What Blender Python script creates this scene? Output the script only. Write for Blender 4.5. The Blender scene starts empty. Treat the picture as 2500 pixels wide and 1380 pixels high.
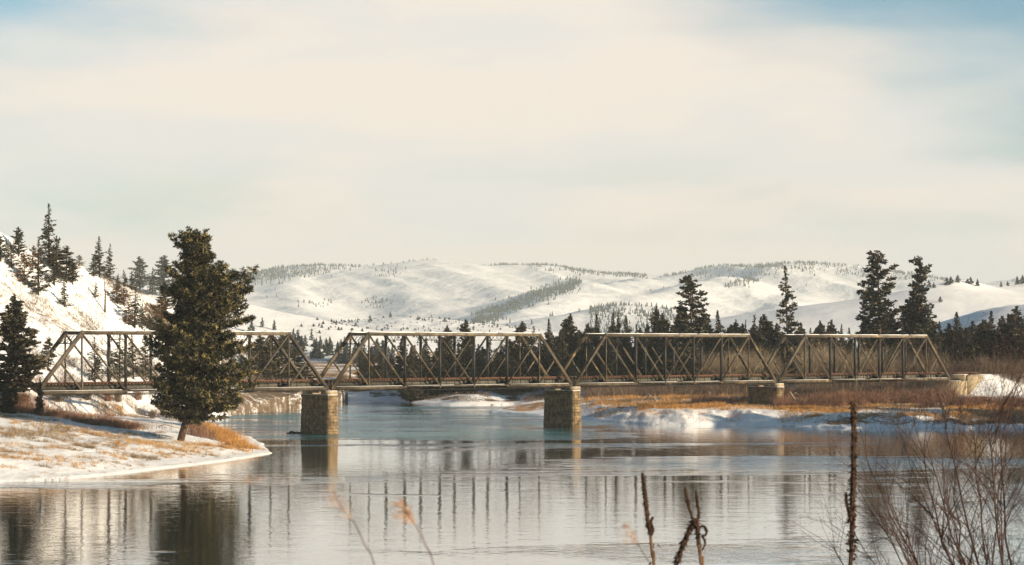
import bpy, math, random
import numpy as np
from mathutils import Vector

# ------------------------------------------------------------------ camera, sky, sun, exposure
SC = bpy.context.scene
COL = SC.collection
EYE = 14.4          # metres above the river
F = 5000.0          # focal length in pixels of the 2500 px wide photograph
HY = 846.0          # horizon row of the photograph

cd = bpy.data.cameras.new('camera')
cam = bpy.data.objects.new('camera', cd); COL.objects.link(cam)
cam.location = (0, 0, EYE); cam.rotation_euler = (math.radians(90), 0, 0)
cd.sensor_width = 36; cd.lens = 72; cd.shift_y = 0.0624
cd.clip_start = 0.3; cd.clip_end = 30000
cd.dof.use_dof = True; cd.dof.focus_distance = 320; cd.dof.aperture_fstop = 13
SC.camera = cam

SUN_EL = math.radians(17); SUN_AZ = math.atan2(0.90, -0.44)      # measured from +Y towards +X
sd = bpy.data.lights.new('sun', 'SUN'); sd.energy = 5.0; sd.angle = math.radians(0.6); sd.color = (1.0, 0.81, 0.575)
sun = bpy.data.objects.new('sun', sd); COL.objects.link(sun)
sv = Vector((math.sin(SUN_AZ)*math.cos(SUN_EL), math.cos(SUN_AZ)*math.cos(SUN_EL), math.sin(SUN_EL)))
sun.rotation_euler = sv.to_track_quat('Z', 'Y').to_euler()
sun.location = (60, -40, 120)

wd = bpy.data.worlds.new('World'); SC.world = wd; wd.use_nodes = True
nt = wd.node_tree; nt.nodes.clear()
def wn(t, **k):
    n = nt.nodes.new(t)
    for a, b in k.items(): setattr(n, a, b)
    return n
def wmath(op, a, b=None, c=None, clamp=False):
    n = wn('ShaderNodeMath', operation=op, use_clamp=clamp)
    for i, v in enumerate((a, b, c)):
        if v is None: continue
        if isinstance(v, (int, float)): n.inputs[i].default_value = v
        else: nt.links.new(v, n.inputs[i])
    return n.outputs[0]
def wstep(v, lo, hi):
    n = wn('ShaderNodeMapRange', interpolation_type='SMOOTHSTEP')
    nt.links.new(v, n.inputs[0]); n.inputs[1].default_value = lo; n.inputs[2].default_value = hi
    return n.outputs[0]
out = wn('ShaderNodeOutputWorld'); bg = wn('ShaderNodeBackground')
sky = wn('ShaderNodeTexSky', sky_type='NISHITA', sun_disc=False, sun_elevation=SUN_EL, sun_rotation=SUN_AZ, air_density=1.0, dust_density=1.2, ozone_density=1.2)
tc = wn('ShaderNodeTexCoord'); sep = wn('ShaderNodeSeparateXYZ'); nt.links.new(tc.outputs['Generated'], sep.inputs[0])
mp = wn('ShaderNodeMapping'); mp.inputs['Scale'].default_value = (3.2, 3.2, 13); nt.links.new(tc.outputs['Generated'], mp.inputs[0])
nz = wn('ShaderNodeTexNoise'); nz.inputs['Scale'].default_value = 1.6; nz.inputs['Detail'].default_value = 5; nz.inputs['Roughness'].default_value = .5
nt.links.new(mp.outputs[0], nz.inputs[0])
x, y, z = sep.outputs
ax = wmath('ADD', x, 0.02)
side = wmath('MULTIPLY', wmath('ABSOLUTE', ax), 0.62)           # thin cloud opens towards both upper corners
hz = wmath('ADD', wmath('ADD', z, side), wmath('MULTIPLY', wmath('SUBTRACT', nz.outputs[0], 0.5), 0.23))
open_ = wstep(hz, 0.205, 0.345)
band = wmath('MULTIPLY', wstep(z, 0.045, 0.062), wmath('SUBTRACT', 1.0, wstep(z, 0.068, 0.10)))   # a paler blue break low in the cloud
band = wmath('MULTIPLY', band, wmath('MULTIPLY', wstep(nz.outputs[0], 0.40, 0.60), 0.42))
fac = wmath('ADD', open_, band, clamp=True)
skm = wn('ShaderNodeVectorMath', operation='MULTIPLY'); skm.inputs[1].default_value = (0.050, 0.073, 0.082)
nt.links.new(sky.outputs[0], skm.inputs[0])
cl = wn('ShaderNodeMixRGB'); cl.inputs[1].default_value = (.545, .488, .430, 1); cl.inputs[2].default_value = (.488, .470, .442, 1)
nz2 = wn('ShaderNodeTexNoise'); nz2.inputs['Scale'].default_value = 2.4; nz2.inputs['Detail'].default_value = 5
nt.links.new(mp.outputs[0], nz2.inputs[0])
nt.links.new(wstep(nz2.outputs[0], 0.40, 0.62), cl.inputs[0])
mx = wn('ShaderNodeMixRGB'); nt.links.new(fac, mx.inputs[0]); nt.links.new(cl.outputs[0], mx.inputs[1]); nt.links.new(skm.outputs[0], mx.inputs[2])
zen = wmath('SUBTRACT', 1.0, wmath('MULTIPLY', wstep(z, 0.19, 0.60), 0.45))      # the sky darkens towards the zenith, away from the sunlit veil of cloud
vz = wn('ShaderNodeVectorMath', operation='SCALE'); nt.links.new(mx.outputs[0], vz.inputs[0]); nt.links.new(zen, vz.inputs[3])
nt.links.new(vz.outputs[0], bg.inputs[0]); bg.inputs[1].default_value = 1.0
nt.links.new(bg.outputs[0], out.inputs[0])

SC.view_settings.view_transform = 'Standard'; SC.view_settings.look = 'None'
SC.view_settings.exposure = 0.78; SC.view_settings.gamma = 1
SC.cycles.max_bounces = 6; SC.cycles.diffuse_bounces = 2; SC.cycles.glossy_bounces = 3
SC.cycles.transparent_max_bounces = 4; SC.cycles.volume_bounces = 0
SC.cycles.caustics_reflective = False; SC.cycles.caustics_refractive = False

# ------------------------------------------------------------------ helpers
rs = np.random.RandomState
def PX(px, y, D):
    return np.array([(px-1250)/F*D, D, EYE-(y-HY)/F*D])
def px_of(X, D): return 1250+F*X/D
def y_of(z, D): return HY+F*(EYE-z)/D

def mesh(name, verts, faces, mat, parent=None, smooth=False, attr=None):
    """verts (n,3) float, faces (m,k) int -> ONE mesh object"""
    verts = np.asarray(verts, dtype=np.float32); 
    me = bpy.data.meshes.new(name)
    if isinstance(faces, (list, tuple)) and len(faces) and not isinstance(faces[0], (int, np.integer)) and len({len(f) for f in faces}) > 1:
        me.from_pydata([tuple(v) for v in verts.tolist()], [], [tuple(int(i) for i in f) for f in faces])
    else:
        faces = np.asarray(faces, dtype=np.int32); m, k = faces.shape
        me.vertices.add(len(verts)); me.vertices.foreach_set('co', verts.ravel())
        me.loops.add(m*k); me.loops.foreach_set('vertex_index', faces.ravel())
        me.polygons.add(m); me.polygons.foreach_set('loop_start', np.arange(0, m*k, k, dtype=np.int32))
        me.update(calc_edges=True)
    if smooth: me.polygons.foreach_set('use_smooth', np.ones(len(me.polygons), dtype=bool))
    if attr:
        for an, av in attr.items():
            a = me.attributes.new(an, 'FLOAT', 'POINT'); a.data.foreach_set('value', np.asarray(av, dtype=np.float32).ravel())
    me.materials.append(mat)
    o = bpy.data.objects.new(name, me); COL.objects.link(o)
    if parent: o.parent = parent
    return o
def empty(name, loc=(0, 0, 0), rz=0):
    o = bpy.data.objects.new(name, None); COL.objects.link(o); o.location = tuple(float(v) for v in loc); o.rotation_euler = (0, 0, rz)
    o.empty_display_size = .5
    return o
def tag(o, label=None, cat=None, group=None, kind=None):
    if label: o['label'] = label
    if cat: o['category'] = cat
    if group: o['group'] = group
    if kind: o['kind'] = kind
    return o
def children(o): return [c for c in KIDS.get(o.name, [])]
KIDS = {}
def kid(root, o): o.parent = root; KIDS.setdefault(root.name, []).append(o); return o

class MB:
    """collects boxes, bars and tubes of one part"""
    def __init__(s): s.v = []; s.f = []; s.n = 0
    def add(s, v, f):
        v = np.asarray(v, float); s.v.append(v); s.f += [tuple(i+s.n for i in q) for q in f]; s.n += len(v); return s
    def box(s, c, d, ax=None):
        c = np.asarray(c, float); h = np.asarray(d, float)/2
        A = np.eye(3) if ax is None else np.asarray(ax, float)
        v = [c + A.T @ (h*np.array(k)) for k in ((-1,-1,-1),(1,-1,-1),(1,1,-1),(-1,1,-1),(-1,-1,1),(1,-1,1),(1,1,1),(-1,1,1))]
        return s.add(v, [(0,3,2,1),(4,5,6,7),(0,1,5,4),(1,2,6,5),(2,3,7,6),(3,0,4,7)])
    def bar(s, a, b, w, h, up=(0, 0, 1)):
        """box beam from a to b; w across, h along the `up` side"""
        a = np.asarray(a, float); b = np.asarray(b, float); d = b-a; L = np.linalg.norm(d); d = d/L
        up = np.asarray(up, float); sx = np.cross(d, up); sx /= np.linalg.norm(sx); uz = np.cross(sx, d)
        return s.box((a+b)/2, (L, w, h), np.array([d, sx, uz]))
    def tube(s, pts, rad, n=6, cap=True):
        pts = np.asarray(pts, float); m = len(pts); rad = np.broadcast_to(np.asarray(rad, float), (m,))
        vs = []; ref = np.array([0.31, 0.17, 0.93])
        for i in range(m):
            t = pts[min(i+1, m-1)]-pts[max(i-1, 0)]; t = t/(np.linalg.norm(t)+1e-12)
            a = np.cross(t, ref); 
            if np.linalg.norm(a) < 1e-3: a = np.cross(t, (1, 0, 0))
            a /= np.linalg.norm(a); b = np.cross(t, a)
            for k in range(n):
                g = 2*math.pi*k/n; vs.append(pts[i]+rad[i]*(math.cos(g)*a+math.sin(g)*b))
        fs = []
        for i in range(m-1):
            for k in range(n):
                k2 = (k+1) % n; fs.append((i*n+k, i*n+k2, (i+1)*n+k2, (i+1)*n+k))
        if cap and n > 2: fs.append(tuple(range(n))[::-1]); fs.append(tuple((m-1)*n+k for k in range(n)))
        return s.add(vs, fs)
    def build(s, name, mat, parent=None, smooth=False):
        v = np.concatenate(s.v); o = mesh(name, v, s.f, mat, None, smooth)
        if parent: kid(parent, o)
        return o

def hashn(ix, iy, seed):
    h = (ix*374761393 + iy*668265263 + seed*1274126177) & 0xffffffff
    h = ((h ^ (h >> 13))*1274126177) & 0xffffffff
    return ((h ^ (h >> 16)) & 0xffffff)/float(0xffffff)
def vnoise(x, y, seed=0):
    xi = np.floor(x).astype(np.int64); yi = np.floor(y).astype(np.int64); fx = x-xi; fy = y-yi
    fx = fx*fx*(3-2*fx); fy = fy*fy*(3-2*fy)
    a = hashn(xi, yi, seed); b = hashn(xi+1, yi, seed); c = hashn(xi, yi+1, seed); d = hashn(xi+1, yi+1, seed)
    return (a*(1-fx)+b*fx)*(1-fy)+(c*(1-fx)+d*fx)*fy
def fbm(x, y, seed=0, oct=4, g=.5):
    t = 0; a = 1; s = 0
    for i in range(oct):
        t = t+a*vnoise(x*2**i+i*17.3, y*2**i-i*9.1, seed+i); s += a; a *= g
    return t/s-.5
def sst(v, a, b):
    t = np.clip((v-a)/(b-a), 0, 1); return t*t*(3-2*t)

# ------------------------------------------------------------------ materials
def mat(name, build):
    m = bpy.data.materials.new(name); m.use_nodes = True; t = m.node_tree; t.nodes.clear()
    o = t.nodes.new('ShaderNodeOutputMaterial'); b = t.nodes.new('ShaderNodeBsdfPrincipled'); t.links.new(b.outputs[0], o.inputs[0])
    build(t, b, o); return m
def N(t, ty, ins=None, **k):
    n = t.nodes.new(ty)
    for a, b in k.items(): setattr(n, a, b)
    for a, b in (ins or {}).items():
        if isinstance(b, bpy.types.NodeSocket): t.links.new(b, n.inputs[a])
        else: n.inputs[a].default_value = b
    return n
def ramp(t, fac, stops, interp='LINEAR'):
    n = t.nodes.new('ShaderNodeValToRGB'); t.links.new(fac, n.inputs[0]); r = n.color_ramp; r.interpolation = interp
    while len(r.elements) > 1: r.elements.remove(r.elements[-1])
    r.elements[0].position = stops[0][0]; r.elements[0].color = (*stops[0][1], 1)
    for p, c in stops[1:]:
        e = r.elements.new(p); e.color = (*c, 1)
    return n.outputs[0]
def mixc(t, f, a, b):
    n = t.nodes.new('ShaderNodeMixRGB')
    for i, v in enumerate((f, a, b)):
        if isinstance(v, bpy.types.NodeSocket): t.links.new(v, n.inputs[i])
        elif isinstance(v, (int, float)): n.inputs[i].default_value = v
        else: n.inputs[i].default_value = (*v, 1)
    return n.outputs[0]
def mth(t, op, a, b=0., clamp=False):
    n = t.nodes.new('ShaderNodeMath'); n.operation = op; n.use_clamp = clamp
    for i, v in enumerate((a, b)):
        if isinstance(v, bpy.types.NodeSocket): t.links.new(v, n.inputs[i])
        else: n.inputs[i].default_value = v
    return n.outputs[0]
def noise_mat(name, c1, c2, scale=2., rough=.8, bump=.0, bscale=8., c3=None, lo=.35, hi=.65, detail=4, spec=.3, world=False):
    def b(t, p, o):
        tcn = N(t, 'ShaderNodeTexCoord'); geo = N(t, 'ShaderNodeNewGeometry')
        co = geo.outputs['Position'] if world else tcn.outputs['Object']
        n = N(t, 'ShaderNodeTexNoise', {'Vector': co, 'Scale': scale, 'Detail': detail, 'Roughness': .6})
        st = [(lo, c1), (hi, c2)]
        if c3: st.append((min(.98, hi+.14), c3))
        t.links.new(ramp(t, n.outputs[0], st), p.inputs['Base Color'])
        p.inputs['Roughness'].default_value = rough; p.inputs['Specular IOR Level'].default_value = spec
        if bump:
            nb = N(t, 'ShaderNodeTexNoise', {'Vector': co, 'Scale': bscale, 'Detail': 4})
            bp = N(t, 'ShaderNodeBump', {'Height': nb.outputs[0], 'Strength': 1., 'Distance': bump}); t.links.new(bp.outputs[0], p.inputs['Normal'])
    return mat(name, b)

M = {}
def _snow(t, p, o):
    geo = N(t, 'ShaderNodeNewGeometry'); pos = geo.outputs['Position']
    gr = N(t, 'ShaderNodeAttribute', attribute_name='grass').outputs['Fac']
    rk = N(t, 'ShaderNodeAttribute', attribute_name='rock').outputs['Fac']
    fr = N(t, 'ShaderNodeAttribute', attribute_name='far').outputs['Fac']
    n1 = N(t, 'ShaderNodeTexNoise', {'Vector': pos, 'Scale': .55, 'Detail': 8, 'Roughness': .68}).outputs[0]
    n2 = N(t, 'ShaderNodeTexNoise', {'Vector': pos, 'Scale': 2.6, 'Detail': 5, 'Roughness': .7}).outputs[0]
    n3 = N(t, 'ShaderNodeTexNoise', {'Vector': pos, 'Scale': .09, 'Detail': 6, 'Roughness': .6}).outputs[0]
    nn = mth(t, 'ADD', mth(t, 'MULTIPLY', n1, .6), mth(t, 'MULTIPLY', n2, .4))
    gm = mth(t, 'MULTIPLY', mth(t, 'SUBTRACT', mth(t, 'ADD', nn, mth(t, 'MULTIPLY', gr, .62)), .70), 9., True)
    rm = mth(t, 'MULTIPLY', mth(t, 'SUBTRACT', mth(t, 'ADD', nn, mth(t, 'MULTIPLY', rk, .58)), .76), 10., True)
    snowc = mixc(t, n3, (.80, .81, .83), (.86, .85, .85))
    straw = ramp(t, n2, [(.3, (.17, .095, .04)), (.5, (.34, .19, .075)), (.7, (.48, .32, .16))])
    rock = ramp(t, n2, [(.3, (.05, .035, .025)), (.55, (.16, .11, .07)), (.75, (.26, .19, .12))])
    c = mixc(t, gm, snowc, straw); c = mixc(t, rm, c, rock)
    t.links.new(c, p.inputs['Base Color']); p.inputs['Roughness'].default_value = .7; p.inputs['Specular IOR Level'].default_value = .25
    b1 = N(t, 'ShaderNodeBump', {'Height': n1, 'Strength': 1., 'Distance': .35})
    mixn = N(t, 'ShaderNodeMix', data_type='VECTOR'); t.links.new(fr, mixn.inputs[0]); t.links.new(b1.outputs[0], mixn.inputs[4])
    nf = N(t, 'ShaderNodeTexNoise', {'Vector': pos, 'Scale': .0055, 'Detail': 7, 'Roughness': .60}).outputs[0]
    b2 = N(t, 'ShaderNodeBump', {'Height': nf, 'Strength': 1., 'Distance': 20.}); t.links.new(b2.outputs[0], mixn.inputs[5])
    t.links.new(mixn.outputs[1], p.inputs['Normal'])
M['ground'] = mat('snowy_ground', _snow)

def _water(t, p, o):
    geo = N(t, 'ShaderNodeNewGeometry'); pos = geo.outputs['Position']
    mpw = N(t, 'ShaderNodeMapping', {'Vector': pos, 'Scale': (.55, 1., 1.)}); v = mpw.outputs[0]
    sep = N(t, 'ShaderNodeSeparateXYZ', {'Vector': pos}); X, Y, _z = sep.outputs
    big = N(t, 'ShaderNodeMapping', {'Vector': pos, 'Scale': (.010, .032, 1.)})
    nb = N(t, 'ShaderNodeTexNoise', {'Vector': big.outputs[0], 'Scale': 1., 'Detail': 6, 'Roughness': .62, 'Distortion': .6}).outputs[0]
    # riffle: fast water between the first two piers and up the left bank
    near = N(t, 'ShaderNodeMapRange', {0: Y, 1: 290., 2: 335.}, interpolation_type='SMOOTHSTEP').outputs[0]
    far = N(t, 'ShaderNodeMapRange', {0: Y, 1: 500., 2: 440.}, interpolation_type='SMOOTHSTEP').outputs[0]
    rt = N(t, 'ShaderNodeMapRange', {0: mth(t, 'ADD', X, mth(t, 'MULTIPLY', Y, -.04)), 1: 18., 2: -22.}, interpolation_type='SMOOTHSTEP').outputs[0]
    zone = mth(t, 'MULTIPLY', mth(t, 'MULTIPLY', near, far), rt)
    stv = N(t, 'ShaderNodeMapping', {'Vector': pos, 'Scale': (.06, .11, 1.)})
    st = N(t, 'ShaderNodeTexNoise', {'Vector': stv.outputs[0], 'Scale': 1., 'Detail': 5, 'Roughness': .7, 'Distortion': .4}).outputs[0]
    rm = N(t, 'ShaderNodeMapRange', {0: mth(t, 'ADD', mth(t, 'ADD', nb, mth(t, 'MULTIPLY', zone, .17)), mth(t, 'MULTIPLY', mth(t, 'SUBTRACT', st, .5), mth(t, 'ADD', .12, mth(t, 'MULTIPLY', zone, .55)))), 1: .555, 2: .70}).outputs[0]
    rm = mth(t, 'MULTIPLY', rm, N(t, 'ShaderNodeMapRange', {0: Y, 1: 205., 2: 330., 3: .35, 4: 1.}, interpolation_type='SMOOTHSTEP').outputs[0])
    n1 = N(t, 'ShaderNodeTexNoise', {'Vector': v, 'Scale': 1.5, 'Detail': 3, 'Roughness': .5}).outputs[0]
    n2 = N(t, 'ShaderNodeTexNoise', {'Vector': v, 'Scale': .35, 'Detail': 2, 'Roughness': .5}).outputs[0]
    hgt = mth(t, 'ADD', mth(t, 'MULTIPLY', n1, mth(t, 'ADD', .014, mth(t, 'MULTIPLY', rm, .34))), mth(t, 'MULTIPLY', n2, mth(t, 'ADD', .022, mth(t, 'MULTIPLY', rm, .35))))
    bp = N(t, 'ShaderNodeBump', {'Height': hgt, 'Strength': 1., 'Distance': 1.})
    t.links.new(mixc(t, rm, (.014, .030, .028), (.042, .175, .195)), p.inputs['Base Color']); t.links.new(mth(t, 'ADD', .03, mth(t, 'MULTIPLY', rm, .2)), p.inputs['Roughness'])
    p.inputs['IOR'].default_value = 1.5; t.links.new(mth(t, 'SUBTRACT', 1., mth(t, 'MULTIPLY', rm, .8)), p.inputs['Coat Weight']); p.inputs['Coat IOR'].default_value = 1.5; p.inputs['Coat Roughness'].default_value = .03; t.links.new(bp.outputs[0], p.inputs['Coat Normal']); t.links.new(bp.outputs[0], p.inputs['Normal'])
M['water'] = mat('river_water', _water)

M['steel'] = noise_mat('weathered_steel', (.034, .025, .017), (.100, .073, .043), .9, .62, .004, 6, c3=(.30, .19, .04), lo=.36, hi=.60, spec=.4, world=True)
M['steel_brown'] = noise_mat('weathered_steel_brown', (.036, .028, .021), (.098, .074, .052), .6, .62, .004, 6, lo=.36, hi=.62, spec=.4, world=True)
M['steel_sunlit'] = noise_mat('sunlit_chord_steel', (.075, .058, .042), (.175, .138, .095), .8, .6, .004, 6, c3=(.36, .22, .05), lo=.36, hi=.60, spec=.4, world=True)  # sunlit look of the top chords put into a paler base; yellow is lichen
M['post'] = noise_mat('post_shade_steel', (.010, .009, .008), (.034, .028, .022), .9, .6, .004, 6, lo=.36, hi=.64, spec=.4, world=True)  # darker copy of the steel: shaded faces of the posts put into the colour
M['steel_dark'] = noise_mat('dark_steel', (.016, .014, .013), (.038, .032, .027), 1.2, .7, world=True)
M['rust'] = noise_mat('rusty_rail', (.075, .032, .020), (.14, .062, .036), 2., .8)
M['tie'] = noise_mat('timber_ties', (.05, .034, .024), (.13, .085, .055), 1.5, .9, world=True)
M['snowcap'] = noise_mat('settled_snow', (.80, .81, .83), (.88, .87, .86), 1.5, .7, .03, 2)
M['plate'] = noise_mat('grey_plate', (.055, .05, .041), (.11, .10, .08), 1., .7, world=True)

def _stone(t, p, o):
    tcn = N(t, 'ShaderNodeTexCoord'); co = tcn.outputs['Object']
    br = N(t, 'ShaderNodeTexNoise', {'Vector': co, 'Scale': 1.3, 'Detail': 5, 'Roughness': .65}).outputs[0]
    sp = N(t, 'ShaderNodeSeparateXYZ', {'Vector': co}); 
    hv = mth(t, 'ADD', sp.outputs[0], sp.outputs[1]); cb = N(t, 'ShaderNodeCombineXYZ', {0: hv, 1: sp.outputs[2], 2: 0.})
    bk = N(t, 'ShaderNodeTexBrick', {'Vector': cb.outputs[0], 'Color1': (.28, .205, .12, 1), 'Color2': (.21, .155, .09, 1), 'Mortar': (.16, .12, .075, 1), 'Scale': 1., 'Mortar Size': .025, 'Brick Width': 1.5, 'Row Height': .52, 'Bias': 0.})
    stain = ramp(t, br, [(.34, (.28, .24, .20)), (.50, (.80, .74, .66)), (.66, (1.35, 1.28, 1.12))])
    ml = N(t, 'ShaderNodeMixRGB', blend_type='MULTIPLY'); ml.inputs[0].default_value = 1; t.links.new(bk.outputs[0], ml.inputs[1]); t.links.new(stain, ml.inputs[2])
    t.links.new(ml.outputs[0], p.inputs['Base Color']); p.inputs['Roughness'].default_value = .9
    hh = mth(t, 'ADD', mth(t, 'MULTIPLY', bk.outputs['Fac'], -.12), mth(t, 'MULTIPLY', br, .35))
    bp = N(t, 'ShaderNodeBump', {'Height': hh, 'Strength': 1., 'Distance': 1.}); t.links.new(bp.outputs[0], p.inputs['Normal'])
M['stone'] = mat('pier_stone', _stone)
M['concrete'] = noise_mat('pale_concrete', (.24, .185, .115), (.38, .30, .20), 1.2, .9, .03, 4)
M['bark'] = noise_mat('pine_bark', (.045, .026, .018), (.15, .085, .05), 3., .95, .04, 9)
M['bark_dark'] = noise_mat('dark_bark', (.025, .018, .014), (.07, .048, .034), 3., .95)
def foliage(name, a, b, c, tone=False, snow=False):
    def f(t, p, o):
        geo = N(t, 'ShaderNodeNewGeometry'); tcn = N(t, 'ShaderNodeTexCoord')
        n = N(t, 'ShaderNodeTexNoise', {'Vector': tcn.outputs['Object'], 'Scale': .9, 'Detail': 3}).outputs[0]
        k = mth(t, 'ADD', mth(t, 'MULTIPLY', geo.outputs['Random Per Island'], .12 if tone else .45), mth(t, 'MULTIPLY', n, .5 if tone else .6))
        if tone: k = mth(t, 'ADD', k, mth(t, 'MULTIPLY', N(t, 'ShaderNodeAttribute', attribute_name='tone').outputs['Fac'], .5))
        t.links.new(ramp(t, k, [(.2, a), (.55, b), (.86, c)]+([(.92, (.40, .40, .40))] if snow else [])), p.inputs['Base Color'])
        p.inputs['Roughness'].default_value = .55; p.inputs['Specular IOR Level'].default_value = .35
    return mat(name, f)
M['pine'] = foliage('pine_needles', (.009, .009, .005), (.027, .024, .009), (.30, .235, .085), True)  # gold end of the ramp paints sunlit specks onto random needle clumps
M['fir'] = foliage('fir_needles', (.013, .012, .008), (.036, .031, .018), (.155, .125, .070), True, True)  # pale tan stop puts sunlit sides into random clumps; grey stop is snow
M['fir_hill'] = foliage('hill_needles', (.022, .020, .011), (.052, .046, .023), (.13, .11, .055), True)
M['fir_far_hazed'] = foliage('hazed_far_needles', (.035, .045, .045), (.055, .066, .064), (.08, .09, .085))  # blue-grey of distant haze is mixed into these needle colours
M['brown_needles'] = foliage('brown_needles', (.07, .035, .015), (.16, .08, .03), (.24, .13, .05), True)
M['twig'] = foliage('bare_twigs', (.07, .044, .030), (.15, .098, .064), (.25, .175, .115))
M['twig_tan'] = foliage('tan_twigs', (.11, .076, .044), (.23, .165, .10), (.38, .285, .185))
M['twig_red'] = foliage('red_brown_twigs', (.10, .048, .028), (.20, .098, .058), (.30, .165, .098))
M['grass'] = foliage('dry_grass', (.28, .14, .04), (.45, .25, .08), (.60, .40, .18))
M['grass_orange'] = foliage('orange_grass', (.30, .13, .035), (.47, .23, .06), (.62, .37, .13))
M['grass_dull'] = foliage('dull_grass', (.12, .08, .045), (.24, .16, .085), (.38, .28, .16))
M['rockdark'] = noise_mat('wet_rock', (.02, .02, .025), (.06, .055, .055), 3, .5, .05, 3)
M['mullein'] = noise_mat('mullein_seed', (.022, .012, .008), (.060, .030, .016), 60, .9, c3=(.17, .095, .04))
M['stem'] = noise_mat('dry_stem', (.06, .034, .02), (.17, .10, .055), 30, .8)
M['plume'] = noise_mat('plume', (.30, .19, .145), (.46, .34, .27), 30, .9)
M['plume_orange'] = noise_mat('plume_orange', (.28, .13, .055), (.46, .28, .15), 30, .9)
M['shrub'] = noise_mat('shrub_bark', (.032, .017, .014), (.090, .048, .037), 14, .75, c3=(.19, .12, .085))
M['driftwood'] = noise_mat('driftwood', (.22, .17, .13), (.42, .35, .28), 2, .9)

# ------------------------------------------------------------------ bridge line (fitted to the photograph)
PH = .672; U = np.array([math.cos(PH), math.sin(PH), 0]); V = np.array([-math.sin(PH), math.cos(PH), 0]); Z = np.array([0, 0, 1.])
B0 = np.array([-70.29, 302.96, 0]); PAN = 7.3; GAP = 1.075; SPAN = 7*PAN; WT = 5.53; HT = 8.92
ZB, ZT = 7.78, 16.72       # top of the bottom chord, top of the top chord
def BP(t, w=0, z=0): return B0+U*t+V*w+Z*z

# ------------------------------------------------------------------ terrain
LAND = np.array([(600,230),(300,235),(130,270),(112,300),(108,335),(100,353),(90,362),(80,360),(74,363),(68,359),(63,362),(57.6,360),(53,367),(48,371),(43,373),(37.7,377),(32,373),(26,376),(20,386),(15.8,396),(11,410),(6.7,421),(1,438),(-5.6,453),
 (0,474),(16.4,483),(25,490),(19,497),(8,499),(0,507),(-8,500),(-15,500),(-21,510),(-26,522),(-32,548),(-46,548),(-51,518),(-49,477),(-57,467),(-64,440),(-58,400),(-49,345),(-42,325),(-37,302),(-34,286),(-32.4,276),
 (-34,266),(-36.2,257),(-38.5,249),(-41,241),(-43.5,233),(-46.5,226),(-50,221),(-54,217),(-64,207),(-100,183),(-600,150),(-9000,100),(-9000,14000),(9000,14000),(9000,230)], float)
def land_sd(X, Y):
    d = np.full(X.shape, 1e9); ins = np.zeros(X.shape, bool); n = len(LAND)
    for i in range(n):
        a = LAND[i]; b = LAND[(i+1) % n]; e = b-a
        wx = X-a[0]; wy = Y-a[1]; h = np.clip((wx*e[0]+wy*e[1])/(e@e), 0, 1)
        d = np.minimum(d, np.hypot(wx-e[0]*h, wy-e[1]*h))
        c = ((a[1] > Y) != (b[1] > Y)); 
        with np.errstate(divide='ignore', invalid='ignore'):
            xs = a[0]+(Y-a[1])*e[0]/(e[1] if e[1] != 0 else 1e-9)
        ins ^= c & (X < xs)
    return np.where(ins, d, -d)
def ridge(X, Y, pts, k, rnd=1.):
    """surface falling away at slope k from a crest line; pts = (px, y, D) rows of the photograph"""
    P = np.array([PX(*p) for p in pts]); best = np.full(X.shape, -1e9)
    for a, b in zip(P[:-1], P[1:]):
        e = (b-a)[:2]; wx = X-a[0]; wy = Y-a[1]; h = np.clip((wx*e[0]+wy*e[1])/(e@e), 0, 1)
        d = np.hypot(wx-e[0]*h, wy-e[1]*h); zl = a[2]+(b[2]-a[2])*h
        best = np.maximum(best, zl-k*(np.sqrt(d*d+rnd*rnd)-rnd))
    return best
HILL_PX = [-1500, -600, -200, 0, 50, 110, 200, 300, 400, 500, 560, 620, 700, 735, 790, 850]
HILL_Y = [380, 430, 520, 562, 590, 632, 662, 706, 742, 790, 812, 838, 872, 900, 950, 990]
HILL_T = [330, 330, 325, 325, 330, 335, 345, 360, 385, 420, 442, 462, 476, 480, 500, 560]
HILL_W = [120, 110, 90, 78, 78, 76, 74, 72, 70, 62, 58, 52, 48, 46, 40, 40]
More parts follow.
